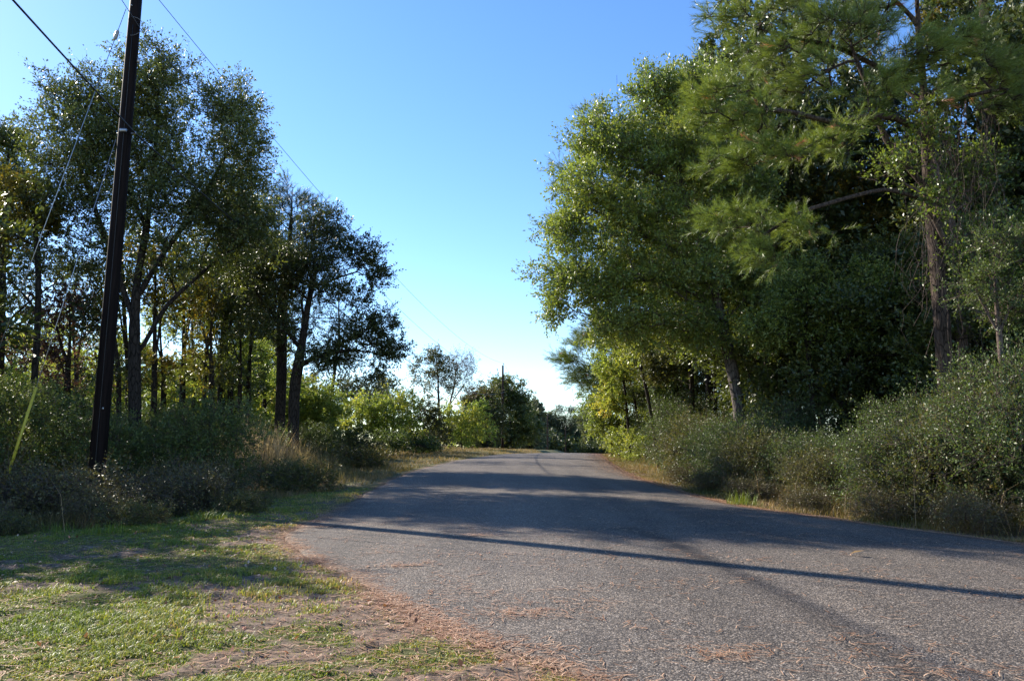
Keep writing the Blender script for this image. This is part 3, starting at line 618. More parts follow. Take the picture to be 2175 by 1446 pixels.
tree_px('vine_covered_tree', 'dark trunk wrapped in hanging dead vines beside the big pine', 2050, 20,
        [[(2045, 760), (2035, 600), (2020, 450), (2010, 300), (2000, 180)], [(2035, 560), (2075, 620), (2110, 700)], [(2015, 430), (2060, 430), (2110, 480)]],
        [B(1975, 270, 45, 60, 17.9, .5), B(1915, 350, 50, 50, 18, .6, .7), B(1995, 420, 40, 60, 17.8, .4, .8), B(1860, 260, 50, 30, 18, .6, .5), B(2020, 560, 40, 80, 18.6, .5, .8), B(2060, 380, 70, 60, 20, 1), B(2100, 520, 80, 70, 20, 1, .8), B(2100, 620, 80, 60, 20, 1, .8)],
        380, 6, .09, 'vine', None, bm='twig', seed=92, tw=7, twl=.5, r_base=.15, tint=.35)
tree_px('leafy_tree', 'small leafy tree at the right edge above the high bush', 2130, 16.5, [[(2130, 780), (2115, 640), (2110, 500)], [(2125, 720), (2075, 620)]],
        [B(2125, 520, 60, 55, 16.5, .6), B(2080, 600, 55, 50, 16.5, .6), B(2150, 640, 60, 50, 16.5, .7)], 170, 11, .05, 'shrub', None, seed=94, tw=6, twl=.35, r_base=.06, bm='twig')
tree_px('leafy_tree', 'mid height leafy tree in half shade under the lowest pine bough', 1730, 23, [[(1725, 820), (1710, 700), (1700, 600)]],
        [B(1700, 620, 80, 60, 23, 1.1), B(1640, 700, 70, 50, 23, 1), B(1770, 700, 80, 60, 23, 1.1), B(1850, 620, 70, 60, 23, 1.1)], 420, 12, .08, 'glossy', None, seed=95, tw=6, twl=.5, r_base=.08)
tree_px('leafy_tree', 'mid height leafy tree in deep shade left of the big pine trunk', 1900, 24, [[(1895, 820), (1890, 700), (1880, 560)]],
        [B(1880, 560, 80, 60, 24, 1.1), B(1840, 720, 80, 60, 24, 1.1), B(1930, 700, 60, 70, 24, 1.1)], 360, 12, .08, 'oak', None, seed=96, tw=6, twl=.5, r_base=.08)
for i, (px, Yk, pth, bl, n_, mt_, bk, lab) in enumerate([
    (1640, 27, [(1635, 850), (1628, 740), (1618, 620), (1610, 480)], [B(1640, 560, 70, 70, 27, 1.4), B(1700, 640, 60, 60, 27, 1.3)], 170, 'oak', 'bark_pale', 'thin pale trunk standing right of the glossy oak trunk'),
    (1470, 33, [(1470, 820), (1462, 700), (1450, 600)], [B(1450, 720, 60, 50, 33, 1.5), B(1500, 640, 60, 50, 33, 1.5), B(1400, 780, 50, 36, 33, 1.4)], 170, 'shrub_olive', 'bark', 'dark trunk behind and left of the glossy oak trunk'),
    (1340, 42, [(1330, 850), (1322, 790), (1315, 740)], [B(1320, 790, 50, 34, 42, 1.5), B(1370, 760, 60, 40, 42, 1.6), B(1300, 850, 40, 26, 42, 1.2)], 190, 'yellow', 'bark', 'small tree with bright gold green leaves near the far road edge'),
    (1300, 50, [(1298, 880), (1292, 820), (1290, 760)], [B(1290, 790, 50, 50, 50, 1.6), B(1268, 860, 34, 50, 50, 1.4), B(1315, 730, 50, 40, 50, 1.6), B(1300, 900, 50, 40, 50, 1.4)], 330, 'glossy', 'bark', 'green leafy tree closing the right-hand wood at the crest'),
    (1400, 38, [(1395, 850), (1385, 790), (1380, 700)], [B(1390, 720, 60, 40, 38, 1.5), B(1420, 800, 50, 40, 38, 1.4)], 150, 'shrub', 'bark', 'grey green small tree right of the gold green one'),
    (1790, 30, [(1790, 800), (1785, 600), (1780, 400)], [B(1760, 560, 90, 60, 30, 1.6), B(1840, 500, 80, 60, 30, 1.6), B(1780, 420, 80, 50, 30, 1.5)], 260, 'gold', 'bark', 'shaded tree with yellow autumn leaves below the pine boughs'),
    (2160, 27, [(2150, 700), (2150, 450), (2150, 200)], [B(2140, 330, 60, 80, 27, 1.5), B(2160, 100, 60, 80, 27, 1.5), B(2010, 40, 70, 60, 28, 1.5, .6)], 280, 'gold', 'bark', 'tree with yellow leaves at the right edge behind the pines'),
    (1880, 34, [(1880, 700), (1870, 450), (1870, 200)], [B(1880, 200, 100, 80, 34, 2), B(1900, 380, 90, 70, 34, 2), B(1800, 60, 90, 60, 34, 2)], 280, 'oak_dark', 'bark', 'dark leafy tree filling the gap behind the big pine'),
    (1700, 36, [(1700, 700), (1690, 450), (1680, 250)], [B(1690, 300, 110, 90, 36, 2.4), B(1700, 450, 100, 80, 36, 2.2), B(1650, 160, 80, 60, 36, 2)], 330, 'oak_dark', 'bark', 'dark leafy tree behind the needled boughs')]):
    tree_px('woodland_tree', lab, px, Yk, [pth], bl, n_, 15, .12, mt_, RW, seed=100 + i, tw=7, twl=.5, r_base=.11 if i < 2 else .07, bm=bk)

# filler trees deep in both woods: copies of one leafy tree and one pine
def generic(name, label, x, y, H, R_, lm, kind, seed, n_, per, size, group, low=.25):
    z = g(x, y); b0 = (x, y)
    r = np.random.default_rng(seed)
    pts = [[x, y, z], [x + .3, y, z + H * .3], [x - .2, y + .2, z + H * .6], [x + .1, y, z + H * .93]]
    bl = []
    for k in range(9):
        h = low + (1 - low) * (k + .5) / 9; rr = R_ * (math.sin(math.pi * min(1, (h - low * .7) / (1.05 - low * .7))) ** .6); a = k * 2.4
        bl.append((np.array([x + math.cos(a) * rr * .45, y + math.sin(a) * rr * .45, z + H * h * .95]), (rr * .7, rr * .7, H * .09)))
    return make_plant(name, label, 'tree', group, b0, [pts], bl, n_, per, size, lm, kind=kind, seed=seed, tw=6, twl=.6, r_base=.16, shell=.4)
DR = 'trees filling the dark depth of the right-hand wood'
DRL = 'dark leafy tree in the shaded depth of the right-hand wood'
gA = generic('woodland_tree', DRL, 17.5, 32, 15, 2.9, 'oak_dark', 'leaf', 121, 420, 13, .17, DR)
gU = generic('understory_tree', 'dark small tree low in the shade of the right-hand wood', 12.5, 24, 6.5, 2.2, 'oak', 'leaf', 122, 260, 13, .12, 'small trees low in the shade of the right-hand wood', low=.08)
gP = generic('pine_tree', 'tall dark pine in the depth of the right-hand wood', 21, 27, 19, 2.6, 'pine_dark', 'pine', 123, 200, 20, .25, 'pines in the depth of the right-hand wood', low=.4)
gL = generic('woodland_tree', 'pale green tree beyond the thin wood on the left', -38, 62, 10, 3.4, 'far', 'leaf', 124, 260, 12, .2, 'trees beyond the thin wood on the left', low=.12)
gY = generic('woodland_tree', 'yellow green sapling beyond the thin wood on the left', -24, 58, 6.5, 2.6, 'yellow', 'leaf', 125, 190, 11, .17, 'saplings beyond the thin wood on the left', low=.08)
r_ = np.random.default_rng(5)
for k, (x, y) in enumerate([(9, 36), (13, 38), (22, 36), (26, 31), (18, 42), (26, 44), (10, 46), (14, 52), (20, 55), (30, 40), (12, 62), (20, 70), (26, 62), (24, 24), (28, 20), (32, 27), (14, 31), (19, 25), (10, 29), (13, 33), (24, 29), (27, 36), (33, 33), (22, 42), (16, 47), (31, 46), (36, 40), (19, 28), (21.5, 24), (17, 24.5)]):
    s_ = .85 + .35 * r_.random()
    copy_thing(gA, (x, y, g(x, y)), r_.random() * 6.3, (s_, s_, s_ * 1.15), DRL, DR)
for x, y, s_, lab in [(-26, 80, 1., 'farthest tall dark tree behind the dark pine on the left'),
        (-22, 23, .80, 'tall tree just outside the left edge whose crown shades the turf'), (-18.6, 19.6, .60, 'small tree outside the left edge'), (-31, 40, .9, 'dark tree far left behind the golden one')]:
    copy_thing(gA, (x, y, g(x, y)), x * 1.7, (s_, s_, s_), lab, 'dark leafy trees of the left-hand wood')
for x, y, s_, lab in [(-14.9, 16.2, 1.25, 'small leafy tree just left of the view beside the brown scrub'), (-15.6, 19, 1.4, 'second small leafy tree left of the view'), (-13.2, 14.2, .9, 'smallest leafy tree just left of the view')]:
    copy_thing(gU, (x, y, g(x, y)), x * 1.7, (s_, s_, s_), lab, 'small leafy trees left of the scrub')
for x, y, s_, lab in [(-20, 66, .95, 'tall pine hidden behind the spreading oak'), (-25, 74, 1.05, 'tall pine far back behind the dark pine'), (-16, 58, .8, 'pine rising right behind the spreading oak trunk'), (-12.5, 55, .72, 'pine hidden behind the right side of the spreading oak'), (-19, 51, .9, 'pine hidden behind the left side of the spreading oak')]:
    copy_thing(gP, (x, y, g(x, y)), x * 1.7, (s_, s_, s_), lab, 'tall pines far back on the left')
for k, (x, y) in enumerate([(9.5, 29), (11, 33), (15, 28), (16.5, 22), (18.5, 19), (20, 23), (8.5, 40), (9, 48), (13, 42), (21, 30), (17, 17), (20.5, 15.5), (14.5, 20.5), (10, 23), (11.5, 20.5), (9, 26.5), (13.5, 23), (23, 20), (25, 25), (18, 26), (15, 31), (12, 37), (18, 34), (22, 26), (10, 52), (11, 60), (12.5, 27.5), (13.8, 31), (15.5, 34.5), (11.8, 35), (17.5, 38), (20, 36), (16, 26)]):
    s_ = .8 + .5 * r_.random()
    copy_thing(gU, (x, y, g(x, y)), r_.random() * 6.3, (s_, s_, s_), gU['label'], gU['group'])
for k, (x, y) in enumerate([(16, 36), (12, 44), (24, 34), (9.5, 56), (14, 70), (29, 33), (16, 30)]):
    s_ = .85 + .25 * r_.random()
    copy_thing(gP, (x, y, g(x, y)), r_.random() * 6.3, (s_, s_, s_), gP['label'], gP['group'])
for k, (x, y) in enumerate([(-50, 70), (-62, 78), (-30, 75), (-45, 90), (-22, 84), (-70, 95), (-16, 98), (-34, 105), (-55, 110), (-85, 110), (-60, 60)]):
    s_ = .7 + .4 * r_.random()
    copy_thing(gL, (x, y, g(x, y)), r_.random() * 6.3, (s_, s_, s_), gL['label'], gL['group'])
for k, (x, y) in enumerate([(-16, 52), (-20, 50), (-28, 52), (-33, 50), (-38, 55), (-14, 60), (-19, 64), (-30, 62), (-27, 45), (-42, 48), (-13.5, 38), (-17, 42), (-22, 41), (-15, 46), (-20, 45), (-25, 38), (-29, 42), (-19, 37), (-12, 45), (-33, 43)]):
    s_ = .6 + .5 * r_.random()
    copy_thing(gY, (x, y, g(x, y)), r_.random() * 6.3, (s_, s_, s_ * .9), gY['label'], gY['group'])

# ------------------------------------------------------------------ shrubs
def shrub(name, label, x, y, H, R_, lm, n_, per, size, seed, group, bm='twig', tw=6, twl=.35, stretch=1.0, tint=.45, up=.35, ns=5):
    z = g(x, y); r = np.random.default_rng(seed)
    paths = [[[x, y, z], [x + .05, y, z + .25]]]
    for k in range(ns):
        a = k * 2 * math.pi / ns + r.random(); paths.append([[x + .03, y, z + .15], [x + math.cos(a) * R_ * .25, y + math.sin(a) * R_ * .25, z + H * .4], [x + math.cos(a) * R_ * .5, y + math.sin(a) * R_ * .5, z + H * .75]])
    bl = []
    for k in range(6):
        a = k * 1.05 + r.random(); q = .5 * R_ * (.5 + r.random() * .6)
        bl.append((np.array([x + math.cos(a) * q * stretch, y + math.sin(a) * q, z + H * (.35 + .28 * r.random())]), (R_ * .6 * stretch, R_ * .6, H * .38)))
    bl.append((np.array([x, y, z + H * .2]), (R_ * stretch, R_, H * .22)))
    return make_plant(name, label, 'bush', group, (x, y), paths, bl, n_, per, size, lm, bm=bm, seed=seed, tw=tw, twl=twl, r_base=.03, r_tip=.004, seg=.25, up=up, shell=.4, names=('stems', 'foliage'), tint=tint)
LS = 'bushes round the near utility pole'
sA = shrub('privet_bush', 'tallest glossy bush left of the near utility pole', -10.6, 20.5, 3.0, 1.6, 'shrub', 330, 13, .058, 201, LS)
sB = shrub('brown_bush', 'dark brownish scrub bush at the foot of the near utility pole', -8.0, 14.6, 1.15, 1.15, 'scrub', 240, 9, .045, 202, 'dark brownish scrub along the left verge', twl=.4)
sC = shrub('green_bush', 'big rounded green bush at the right edge of the road', 8.9, 13.8, 2.1, 1.5, 'shrub', 440, 13, .045, 203, 'bushes lining the right road edge', twl=.45)
sD = shrub('olive_bush', 'low olive bush on the shaded left verge', -5.6, 20.5, .85, 1.2, 'shrub_olive', 150, 9, .06, 204, 'low olive bushes on the left verge', twl=.3)
r_ = np.random.default_rng(77); vp = []
for k in range(150):
    px0 = 1930 + 180 * r_.random(); y0 = 180 + 420 * r_.random(); Yk = 17.5 + 2.2 * r_.random(); a = P(px0, y0, Yk)
    b_ = P(px0 + 90 * (r_.random() - .35), min(820, y0 + 60 + 220 * r_.random()), Yk - .3 + .9 * r_.random()); t_ = np.linspace(0, 1, 9)[:, None]
    pts_ = a + (b_ - a) * t_ + np.array([[.5 * r_.normal(), .3 * r_.normal(), -.15 * r_.random()]]) * .6 * np.sin(t_ * math.pi) + np.cumsum(r_.normal(size=(9, 3)) * .05, 0)
    vp.append(tube(pts_, .002 + .004 * r_.random(), 4, False))
V_, Q_, T_ = join(vp); b0 = base_of(2040, 18.5); b0 = np.array([*b0, g(*b0)])
vr = empty('vine_tangle', b0, 'tangle of dead grey vines hanging round the big pine trunk', 'vines')
mesh('vines', V_ - b0, quads=Q_, tris=T_, mat=M['twig'], parent=vr, smooth=True)
sE = shrub('olive_bush', 'olive bush poking up left of the big rounded bush', 8.1, 14.4, 1.6, 1.5, 'shrub_olive', 420, 11, .055, 207, 'olive bushes among the right-hand bushes', twl=.5)
def cps(src, rows, group):
    for (x, y, s_, lab) in rows:
        copy_thing(src, (x, y, g(x, y) - .04), (x * 7.3 + y * 3.1) % 6.28, (s_, s_ * 1.1, s_ * (.75 + .5 * ((x * 3.7 + y) % 1))), lab, group)
cps(sA, [(-12.6, 19.5, 1.0, 'glossy bush at the left edge behind the yellow guy guard'), (-8.2, 21.2, .95, 'glossy bush directly right of the near utility pole'), (-10.2, 24, .95, 'dark bush behind and right of the near pole'),
         (-13.2, 23.5, 1.05, 'second row glossy bush left of the near pole'), (-15.5, 22, 1.1, 'glossy bush cut off by the left edge'), (-8.6, 26.5, .8, 'dark bush in shade left of the pale plume grass'),
         (-12.8, 28, 1.0, 'bush behind the dark shaded bushes left of the plume grass'), (-17, 27.5, 1.1, 'bush far back at the left edge'), (-11.5, 33, .85, 'bush at the feet of the thin trunks left of the plume grass'),
         (-16, 34, .9, 'bush under the big left oak'), (-21, 33, 1.0, 'bush under the golden tree at the left'), (-9.5, 38, .75, 'bush at the foot of the spreading oak')], LS)
BS = sB['group']
cps(sB, [(-9.6, 14.2, 1.05, 'brownish scrub left of the foot of the near pole'), (-6.6, 15.8, .85, 'brownish scrub right of the foot of the near pole'), (-8.4, 12.6, .5, 'nearest brownish scrub bush, in front of the near pole'),
         (-10.4, 16.5, 1.15, 'tall brownish scrub under the yellow guy guard'), (-9.8, 12.2, .6, 'nearest brownish scrub bush at the left edge'), (-7.4, 17.8, 1.0, 'brownish scrub just behind the near pole on its right'),
         (-7.0, 13.6, .55, 'small scrub clump on the turf right of the near pole'), (-11.6, 14.6, 1.0, 'brownish scrub cut off by the left edge'), (-8.9, 16.2, 1.2, 'tallest brown scrub directly behind the foot of the near pole')], BS)
for x, y, s_, lab in [(8.3, 11.4, .6, 'brown scrub clump at the right end of the road edge'), (7.3, 12.6, .55, 'brown scrub clump before the big rounded bush'), (6.6, 14.2, .55, 'brown scrub clump beside the tall grass tuft on the right'), (5.9, 15.9, .45, 'small brown clump between the grass tuft and the dark gap'), (5.5, 18.2, .5, 'brown clump before the thin pale trunk'), (5.3, 21, .5, 'brown clump below the glossy oak'), (5.4, 24.5, .55, 'brown clump left of the glossy oak'), (9.2, 10.4, .65, 'brown scrub clump in the right corner of the verge')]:
    copy_thing(sB, (x, y, g(x, y) - .04), x * 3, (s_, s_, s_), lab, 'brown scrub clumps along the right road edge')
cps(sD, [(-6.8, 24, .6, 'olive bush in front of the pale plume grass'), (-7.6, 29.5, 1.1, 'olive bush left of the pale plume grass'),
         (-6.6, 34, 1.2, 'grey green weed bush right of the pale plume grass'), (-8.8, 33.5, 1.3, 'olive bush behind the pale plume grass'), (-8.5, 43, 1.4, 'olive bush at the left foot of the yellow thicket'), (-6.5, 56, 1.6, 'low bush tucked under the yellow thicket')], sD['group'])
RSG = sC['group']
cps(sC, [(10.55, 12.8, .95, 'tall green bush at the right edge of the view'), (7.55, 15.5, .82, 'bush left of the big rounded one, below the dark gap'), (10.15, 15.4, 1.1, 'bush at the foot of the big pine'), (12.35, 14.8, 1.1, 'high bush behind the right edge bush'),
         (7.15, 19.0, .72, 'bush in front of the thin pale trunk'), (6.55, 21.5, .85, 'bush at the foot of the glossy oak'), (6.45, 24.5, .9, 'green bush left of the glossy oak trunk'), (8.35, 23, .9, 'bush right behind the glossy oak trunk'),
         (6.95, 28.5, 1.1, 'green bush farther along the right edge'), (7.55, 33, 1.2, 'sunlit bush before the gold green tree'), (8.35, 38, 1.25, 'bush under the gold green tree'), (8.45, 44, 1.2, 'bush near the far end of the right edge'), (8.85, 50, 1.3, 'farthest bush on the right edge at the crest'), (9.55, 57, 1.5, 'bush just beyond the crest on the right'), (9.15, 17.8, .9, 'bush in the shade between the pine and the thin pale trunk'),
         (8.75, 12.0, .5, 'small bush low in front at the right edge')], RSG)
for x, y, s_, lab in [(9.6, 14.9, 1.15, 'olive bush between the big rounded bush and the pine'), (11.4, 13.4, 1.1, 'olive bush among the high bushes at the right edge'), (6.9, 17.4, .65, 'olive bush at the edge of the dark gap'), (6.4, 20.2, .75, 'olive bush at the foot of the thin pale trunk'), (6.7, 26.5, 1.0, 'olive bush left of the glossy oak'), (7.3, 30.5, 1.1, 'olive bush farther left of the glossy oak'), (8.0, 35.5, 1.1, 'olive bush before the gold green tree')]:
    copy_thing(sE, (x, y, g(x, y) - .04), x * 3, (s_, s_, s_ * (.8 + .5 * ((x * 3.1) % 1))), lab, 'olive bushes among the right-hand bushes')
for x, y, s_, lab in [(-7.6, 11.9, .45, 'small olive weed clump where turf meets scrub'), (-6.2, 13.2, .5, 'olive weed clump right of the nearest scrub'), (-5.2, 15.3, .5, 'olive weed clump beside the bright weed tuft'), (-9.2, 11.2, .5, 'olive weed clump at the left edge of the turf'), (-8.0, 17.0, .9, 'olive bush just right of the near pole base')]:
    copy_thing(sD, (x, y, g(x, y) - .04), x * 3, (s_, s_, s_), lab, 'olive weed clumps along the scrub')
yb = shrub('green_bush', 'fresh green bush on the far right edge of the road', 6.9, 41, 1.7, 1.3, 'glossy', 130, 9, .09, 205, 'fresh green bushes on the far right edge')
cps(yb, [(7.4, 47, 1.2, 'second fresh green bush, nearest the crest on the right')], yb['group'])

# ------------------------------------------------------------------ grasses and litter (stuff)
def blades(name, label, X, Yv, H, W, lm, lean=.6, tint=None, seed=1, zf=None, roots=3):
    r = np.random.default_rng(seed); n = len(X); Z = (G(X, Yv) if zf is None else zf(X, Yv)) - .01
    p = np.stack([X, Yv, Z], -1); a = r.random(n) * 2 * math.pi; d = np.stack([np.cos(a), np.sin(a), 0 * a], -1)
    s = np.stack([-np.sin(a), np.cos(a), 0 * a], -1) * (W / 2)[:, None]; up = np.array([0, 0, 1.])
    le = (lean * (.3 + r.random(n)))[:, None]; h = H[:, None]
    mid = p + up * h * .6 + d * h * le * .35; tip = p + up * h * .95 * np.sqrt(np.maximum(.1, 1 - le ** 2 * .5)) + d * h * le
    V = np.stack([p - s, p + s, mid + s * .8, mid - s * .8, tip], 1).reshape(-1, 3); o = np.arange(n)[:, None] * 5
    Q = o + np.array([[0, 1, 2, 3]]); T = o + np.array([[3, 2, 4]])
    if tint is None: tint = r.random(n)
    ob = mesh(name, V, quads=Q, tris=T, mat=M[lm], attrs={'tint': ('FACE', np.concatenate([tint, tint]))})
    return tag(ob, label, name.replace('_', ' '), kind='stuff')
# turf
n = 800000
r = np.random.default_rng(301)
yy = 4.2 + (r.random(n) ** 1.5) * 17; xx = -.62 * yy - 1.5 + r.random(n) * (.62 * yy + 3.2)
dl = left(yy) - xx; gr = grassiness(xx, yy)
keep = (dl > .05) & (r.random(n) < (gr * .95 + .04) * sstep(.25, .50, fbm(xx * 7, yy * 7, 305, 2))) & (xx > -14) & (r.random(n) < 1 - .6 * sstep(9, 18, yy))
xx, yy, gr = xx[keep], yy[keep], gr[keep]; k_ = len(xx)
tall = fbm(xx * 1.1, yy * 1.1, 310, 3)
H = (.018 + .030 * r.random(k_)) * (.6 + 1.1 * sstep(.35, .75, tall)) * (1 + .02 * yy); W = (.0035 + .0035 * r.random(k_)) * (1 + .05 * yy)
ti = np.clip(.25 + .5 * r.random(k_) + .7 * (fbm(xx * .8, yy * .8, 320, 3) - .5) + .3 * np.exp(-(left(yy) - xx) / .7), 0, 1)
blades('grass', 'short patchy green turf in the left foreground', xx, yy, H, W, 'grass', 1.1, ti, 302)
# taller weeds and dry grass on both verges
n = 190000
yy = 11 + (r.random(n) ** 1.6) * 75; side = r.random(n) < .5
off = r.random(n) ** 1.2
xl = left(yy) - .3 - off * (2.5 + 6 * sstep(14, 22, yy) + 3 * sstep(30, 45, yy)) - 1.8 * (1 - sstep(16, 24, yy)); xr = right(yy) + .12 + off * 3.0
xx = np.where(side, xl, xr)
dn = fbm(xx * .9, yy * .9, 330, 3); kp = r.random(n) < sstep(.3, .6, dn) * .9 + .1
kp &= ~(side & (yy < 15.5) & ((left(yy) - xx < 3.4) | (yy < 13)))
xx, yy, side, dn, off = xx[kp], yy[kp], side[kp], dn[kp], off[kp]; k_ = len(xx)
hh = np.where(side, .12 + .22 * off, .05 + .20 * sstep(0, .6, off)); H = hh * (.5 + .9 * r.random(k_)) * (.6 + dn); W = (.004 + .005 * r.random(k_)) * (1 + .02 * yy)
ti = np.clip(.5 * r.random(k_) + .9 * (fbm(xx * .6, yy * .6, 340, 3)) - np.where(side, .22, .40), 0, 1)
blades('dry_grass', 'tan and green weeds along both road verges', xx, yy, H, W, 'dry', .8, ti, 303)
# tall dead stems standing among the bushes
k_ = 700; yy = 11.5 + r.random(k_) ** 1.3 * 40; sd = r.random(k_) < .55
xx = np.where(sd, right(yy) + .7 + 3.2 * r.random(k_), left(yy) - 3.2 - 5 * r.random(k_))
blades('dead_stems', 'thin dead canes and tall stems standing among the roadside bushes', xx, yy, .4 + .7 * r.random(k_), .004 + .004 * r.random(k_), 'dry', .9, .3 + .7 * r.random(k_), 306)
# pale plume grass clump
pr = empty('plume_grass', (*base_of(565, 26), g(*base_of(565, 26))), 'pale tan plume grass glowing in the sun left of the road', 'plume grass')
bx, by = base_of(565, 26); k_ = 5500
xx = bx + r.normal(size=k_) * 1.3; yy = by + r.normal(size=k_) * 1.0; H = (.7 + 1.5 * r.random(k_)) * (.5 + fbm(xx * 2.2, yy * 2.2, 370, 3)) * np.exp(-((xx - bx + .6) / 2.6) ** 2)
t_ = blades('foliage', 'x', xx, yy, H, .008 + .008 * r.random(k_), 'plume', .45, np.clip(H / 2.3 + .25 * r.random(k_) - .15, 0, 1), 304)
t_.parent = pr; t_.matrix_parent_inverse = pr.matrix_world.inverted() if False else t_.matrix_parent_inverse
t_.location = [-v_ for v_ in pr.location]
for kk in ('label', 'category', 'kind'): del t_[kk]
# green tufts on turf edge
tf = []
for i, (px, Yk, lab) in enumerate([(110, 12.6, 'bright green grass tuft at the foot of the scrub, far left'), (225, 12.0, 'bright green grass tuft before the foot of the near pole'), (440, 14.0, 'bright sunlit weed tuft where the turf meets the scrub'),
        (1580, 16.7, 'tall green grass tuft on the right road edge')]):
    x0, y0 = base_of(px, Yk); rt = empty('grass_tuft', (x0, y0, g(x0, y0)), lab, 'grass tuft', 'bright green grass tufts')
    k_ = 260; xx = x0 + np.clip(r.normal(size=k_), -1.6, 1.6) * .20; yy = y0 + np.clip(r.normal(size=k_), -1.6, 1.6) * .18
    t_ = blades('blades', 'x', xx, yy, (.06 + .2 * r.random(k_) ** 2) * (1.7 if i == 3 else 1), .005 + .005 * r.random(k_), 'grass', .8, .1 + .6 * r.random(k_), 400 + i)
    t_.parent = rt; t_.location = [-v_ for v_ in rt.location]
    for kk in ('label', 'category', 'kind'): del t_[kk]

# fallen needles and leaves
def sticks(name, label, X, Yv, Z, L, W, lm, seed, along=None):
    r = np.random.default_rng(seed); n = len(X); a = r.random(n) * math.pi * 2
    d = np.stack([np.cos(a), np.sin(a), .12 * (r.random(n) - .3)], -1); s = np.stack([-np.sin(a), np.cos(a), 0 * a], -1) * (W / 2)[:, None]
    bend = np.stack([-np.sin(a), np.cos(a), 0 * a], -1) * (L * .12 * r.normal(size=n))[:, None]
    p = np.stack([X, Yv, Z], -1); h = L[:, None] / 2
    V = np.stack([p - d * h - s, p - d * h + s, p + bend + s, p + bend - s, p + d * h], 1).reshape(-1, 3); o = np.arange(n)[:, None] * 5
    tint = r.random(n)
    ob = mesh(name, V, quads=o + np.array([[0, 1, 2, 3]]), tris=o + np.array([[3, 2, 4]]), mat=M[lm], attrs={'tint': ('FACE', np.concatenate([tint, tint]))})
    return tag(ob, label, name.replace('_', ' '), kind='stuff')
n1_ = 9000; y1 = 4 + r.random(n1_) ** 1.4 * 12; o1 = r.normal(size=n1_) * (.05 + .22 * fbm(y1 * 1.3, y1 * 0, 355, 3)) + .02; kq = r.random(n1_) < .25 + .75 * sstep(.35, .6, fbm(y1 * 2.2, o1 * 2, 350, 3)); y1, o1 = y1[kq], o1[kq]; x1 = left(y1) - o1
z1 = np.where(o1 > 0, G(x1, y1) + .012, roadz(x1, y1) + .006)
n2_ = 16000; y2 = 3.8 + r.random(n2_) ** 1.3 * 14; x2 = left(y2) + (right(y2) - left(y2)) * r.random(n2_) ** 1.3; kq = r.random(n2_) < sstep(.45, .72, fbm(x2 * 1.8, y2 * 1.8, 360, 4)) * .9 + .08
x2, y2 = x2[kq], y2[kq]; z2 = roadz(x2, y2) + .012
n3_ = 34000; y3 = 9 + r.random(n3_) * 52; o3 = r.normal(size=n3_) * (.12 + .55 * sstep(22, 32, y3)) + .12; x3 = right(y3) + o3; z3 = np.where(o3 > 0, G(x3, y3) + .012, roadz(x3, y3) + .006)
n4_ = 500; cl = [P(1003, 1132, 11.2)[:2], P(845, 1218, 8.9)[:2], P(690, 1121, 12.6)[:2], P(1105, 1310, 6.6)[:2], P(1540, 1385, 5.4)[:2]]
x4 = np.concatenate([c_[0] + r.normal(size=n4_ // 4) * .22 for c_ in cl]); y4 = np.concatenate([c_[1] + r.normal(size=n4_ // 4) * .10 for c_ in cl]); z4 = roadz(x4, y4) + .014
n5_ = 14000; y5 = 4.4 + r.random(n5_) ** 1.4 * 10; x5 = left(y5) - .3 - r.random(n5_) * 7; z5 = G(x5, y5) + .014
X_ = np.concatenate([x1, x2, x3, x4, x5]); Y_ = np.concatenate([y1, y2, y3, y4, y5]); Z_ = np.concatenate([z1, z2, z3, z4, z5]); k_ = len(X_)
sticks('pine_needles', 'rusty pine needles drifted along the road edges and strewn on the asphalt', X_, Y_, Z_, .07 + .09 * r.random(k_), (.003 + .002 * r.random(k_)) * (1 + .08 * Y_), 'needles', 305)
n_ = 1500; yl = 4.3 + r.random(n_) ** 1.4 * 11; xl = left(yl) - .1 - r.random(n_) ** 1.4 * 8
pl = np.stack([xl, yl, G(xl, yl) + .02], -1); Vl, Ql = leaf_quads(r, pl, rdir(r, n_) * [1, 1, .1], .045, 3.5, .6)
tag(mesh('fallen_leaves', Vl, quads=Ql, mat=M['litter'], attrs={'tint': ('FACE', r.random(n_))}), 'dead brown leaves scattered over the turf', 'fallen leaves', kind='stuff')
c_ = P(1805, 1158, 9.35); pz = roadz(c_[0], c_[1])
Vl, Ql = leaf_quads(np.random.default_rng(9), np.array([[c_[0], c_[1], pz + .02]]), np.array([[1., 0, .1]]), .13, 3., .6)
tag(mesh('fallen_leaf', Vl, quads=Ql, mat=M['litter'], attrs={'tint': ('FACE', [.85])}), 'single pale curled leaf lying alone on the right side of the asphalt', 'leaf')

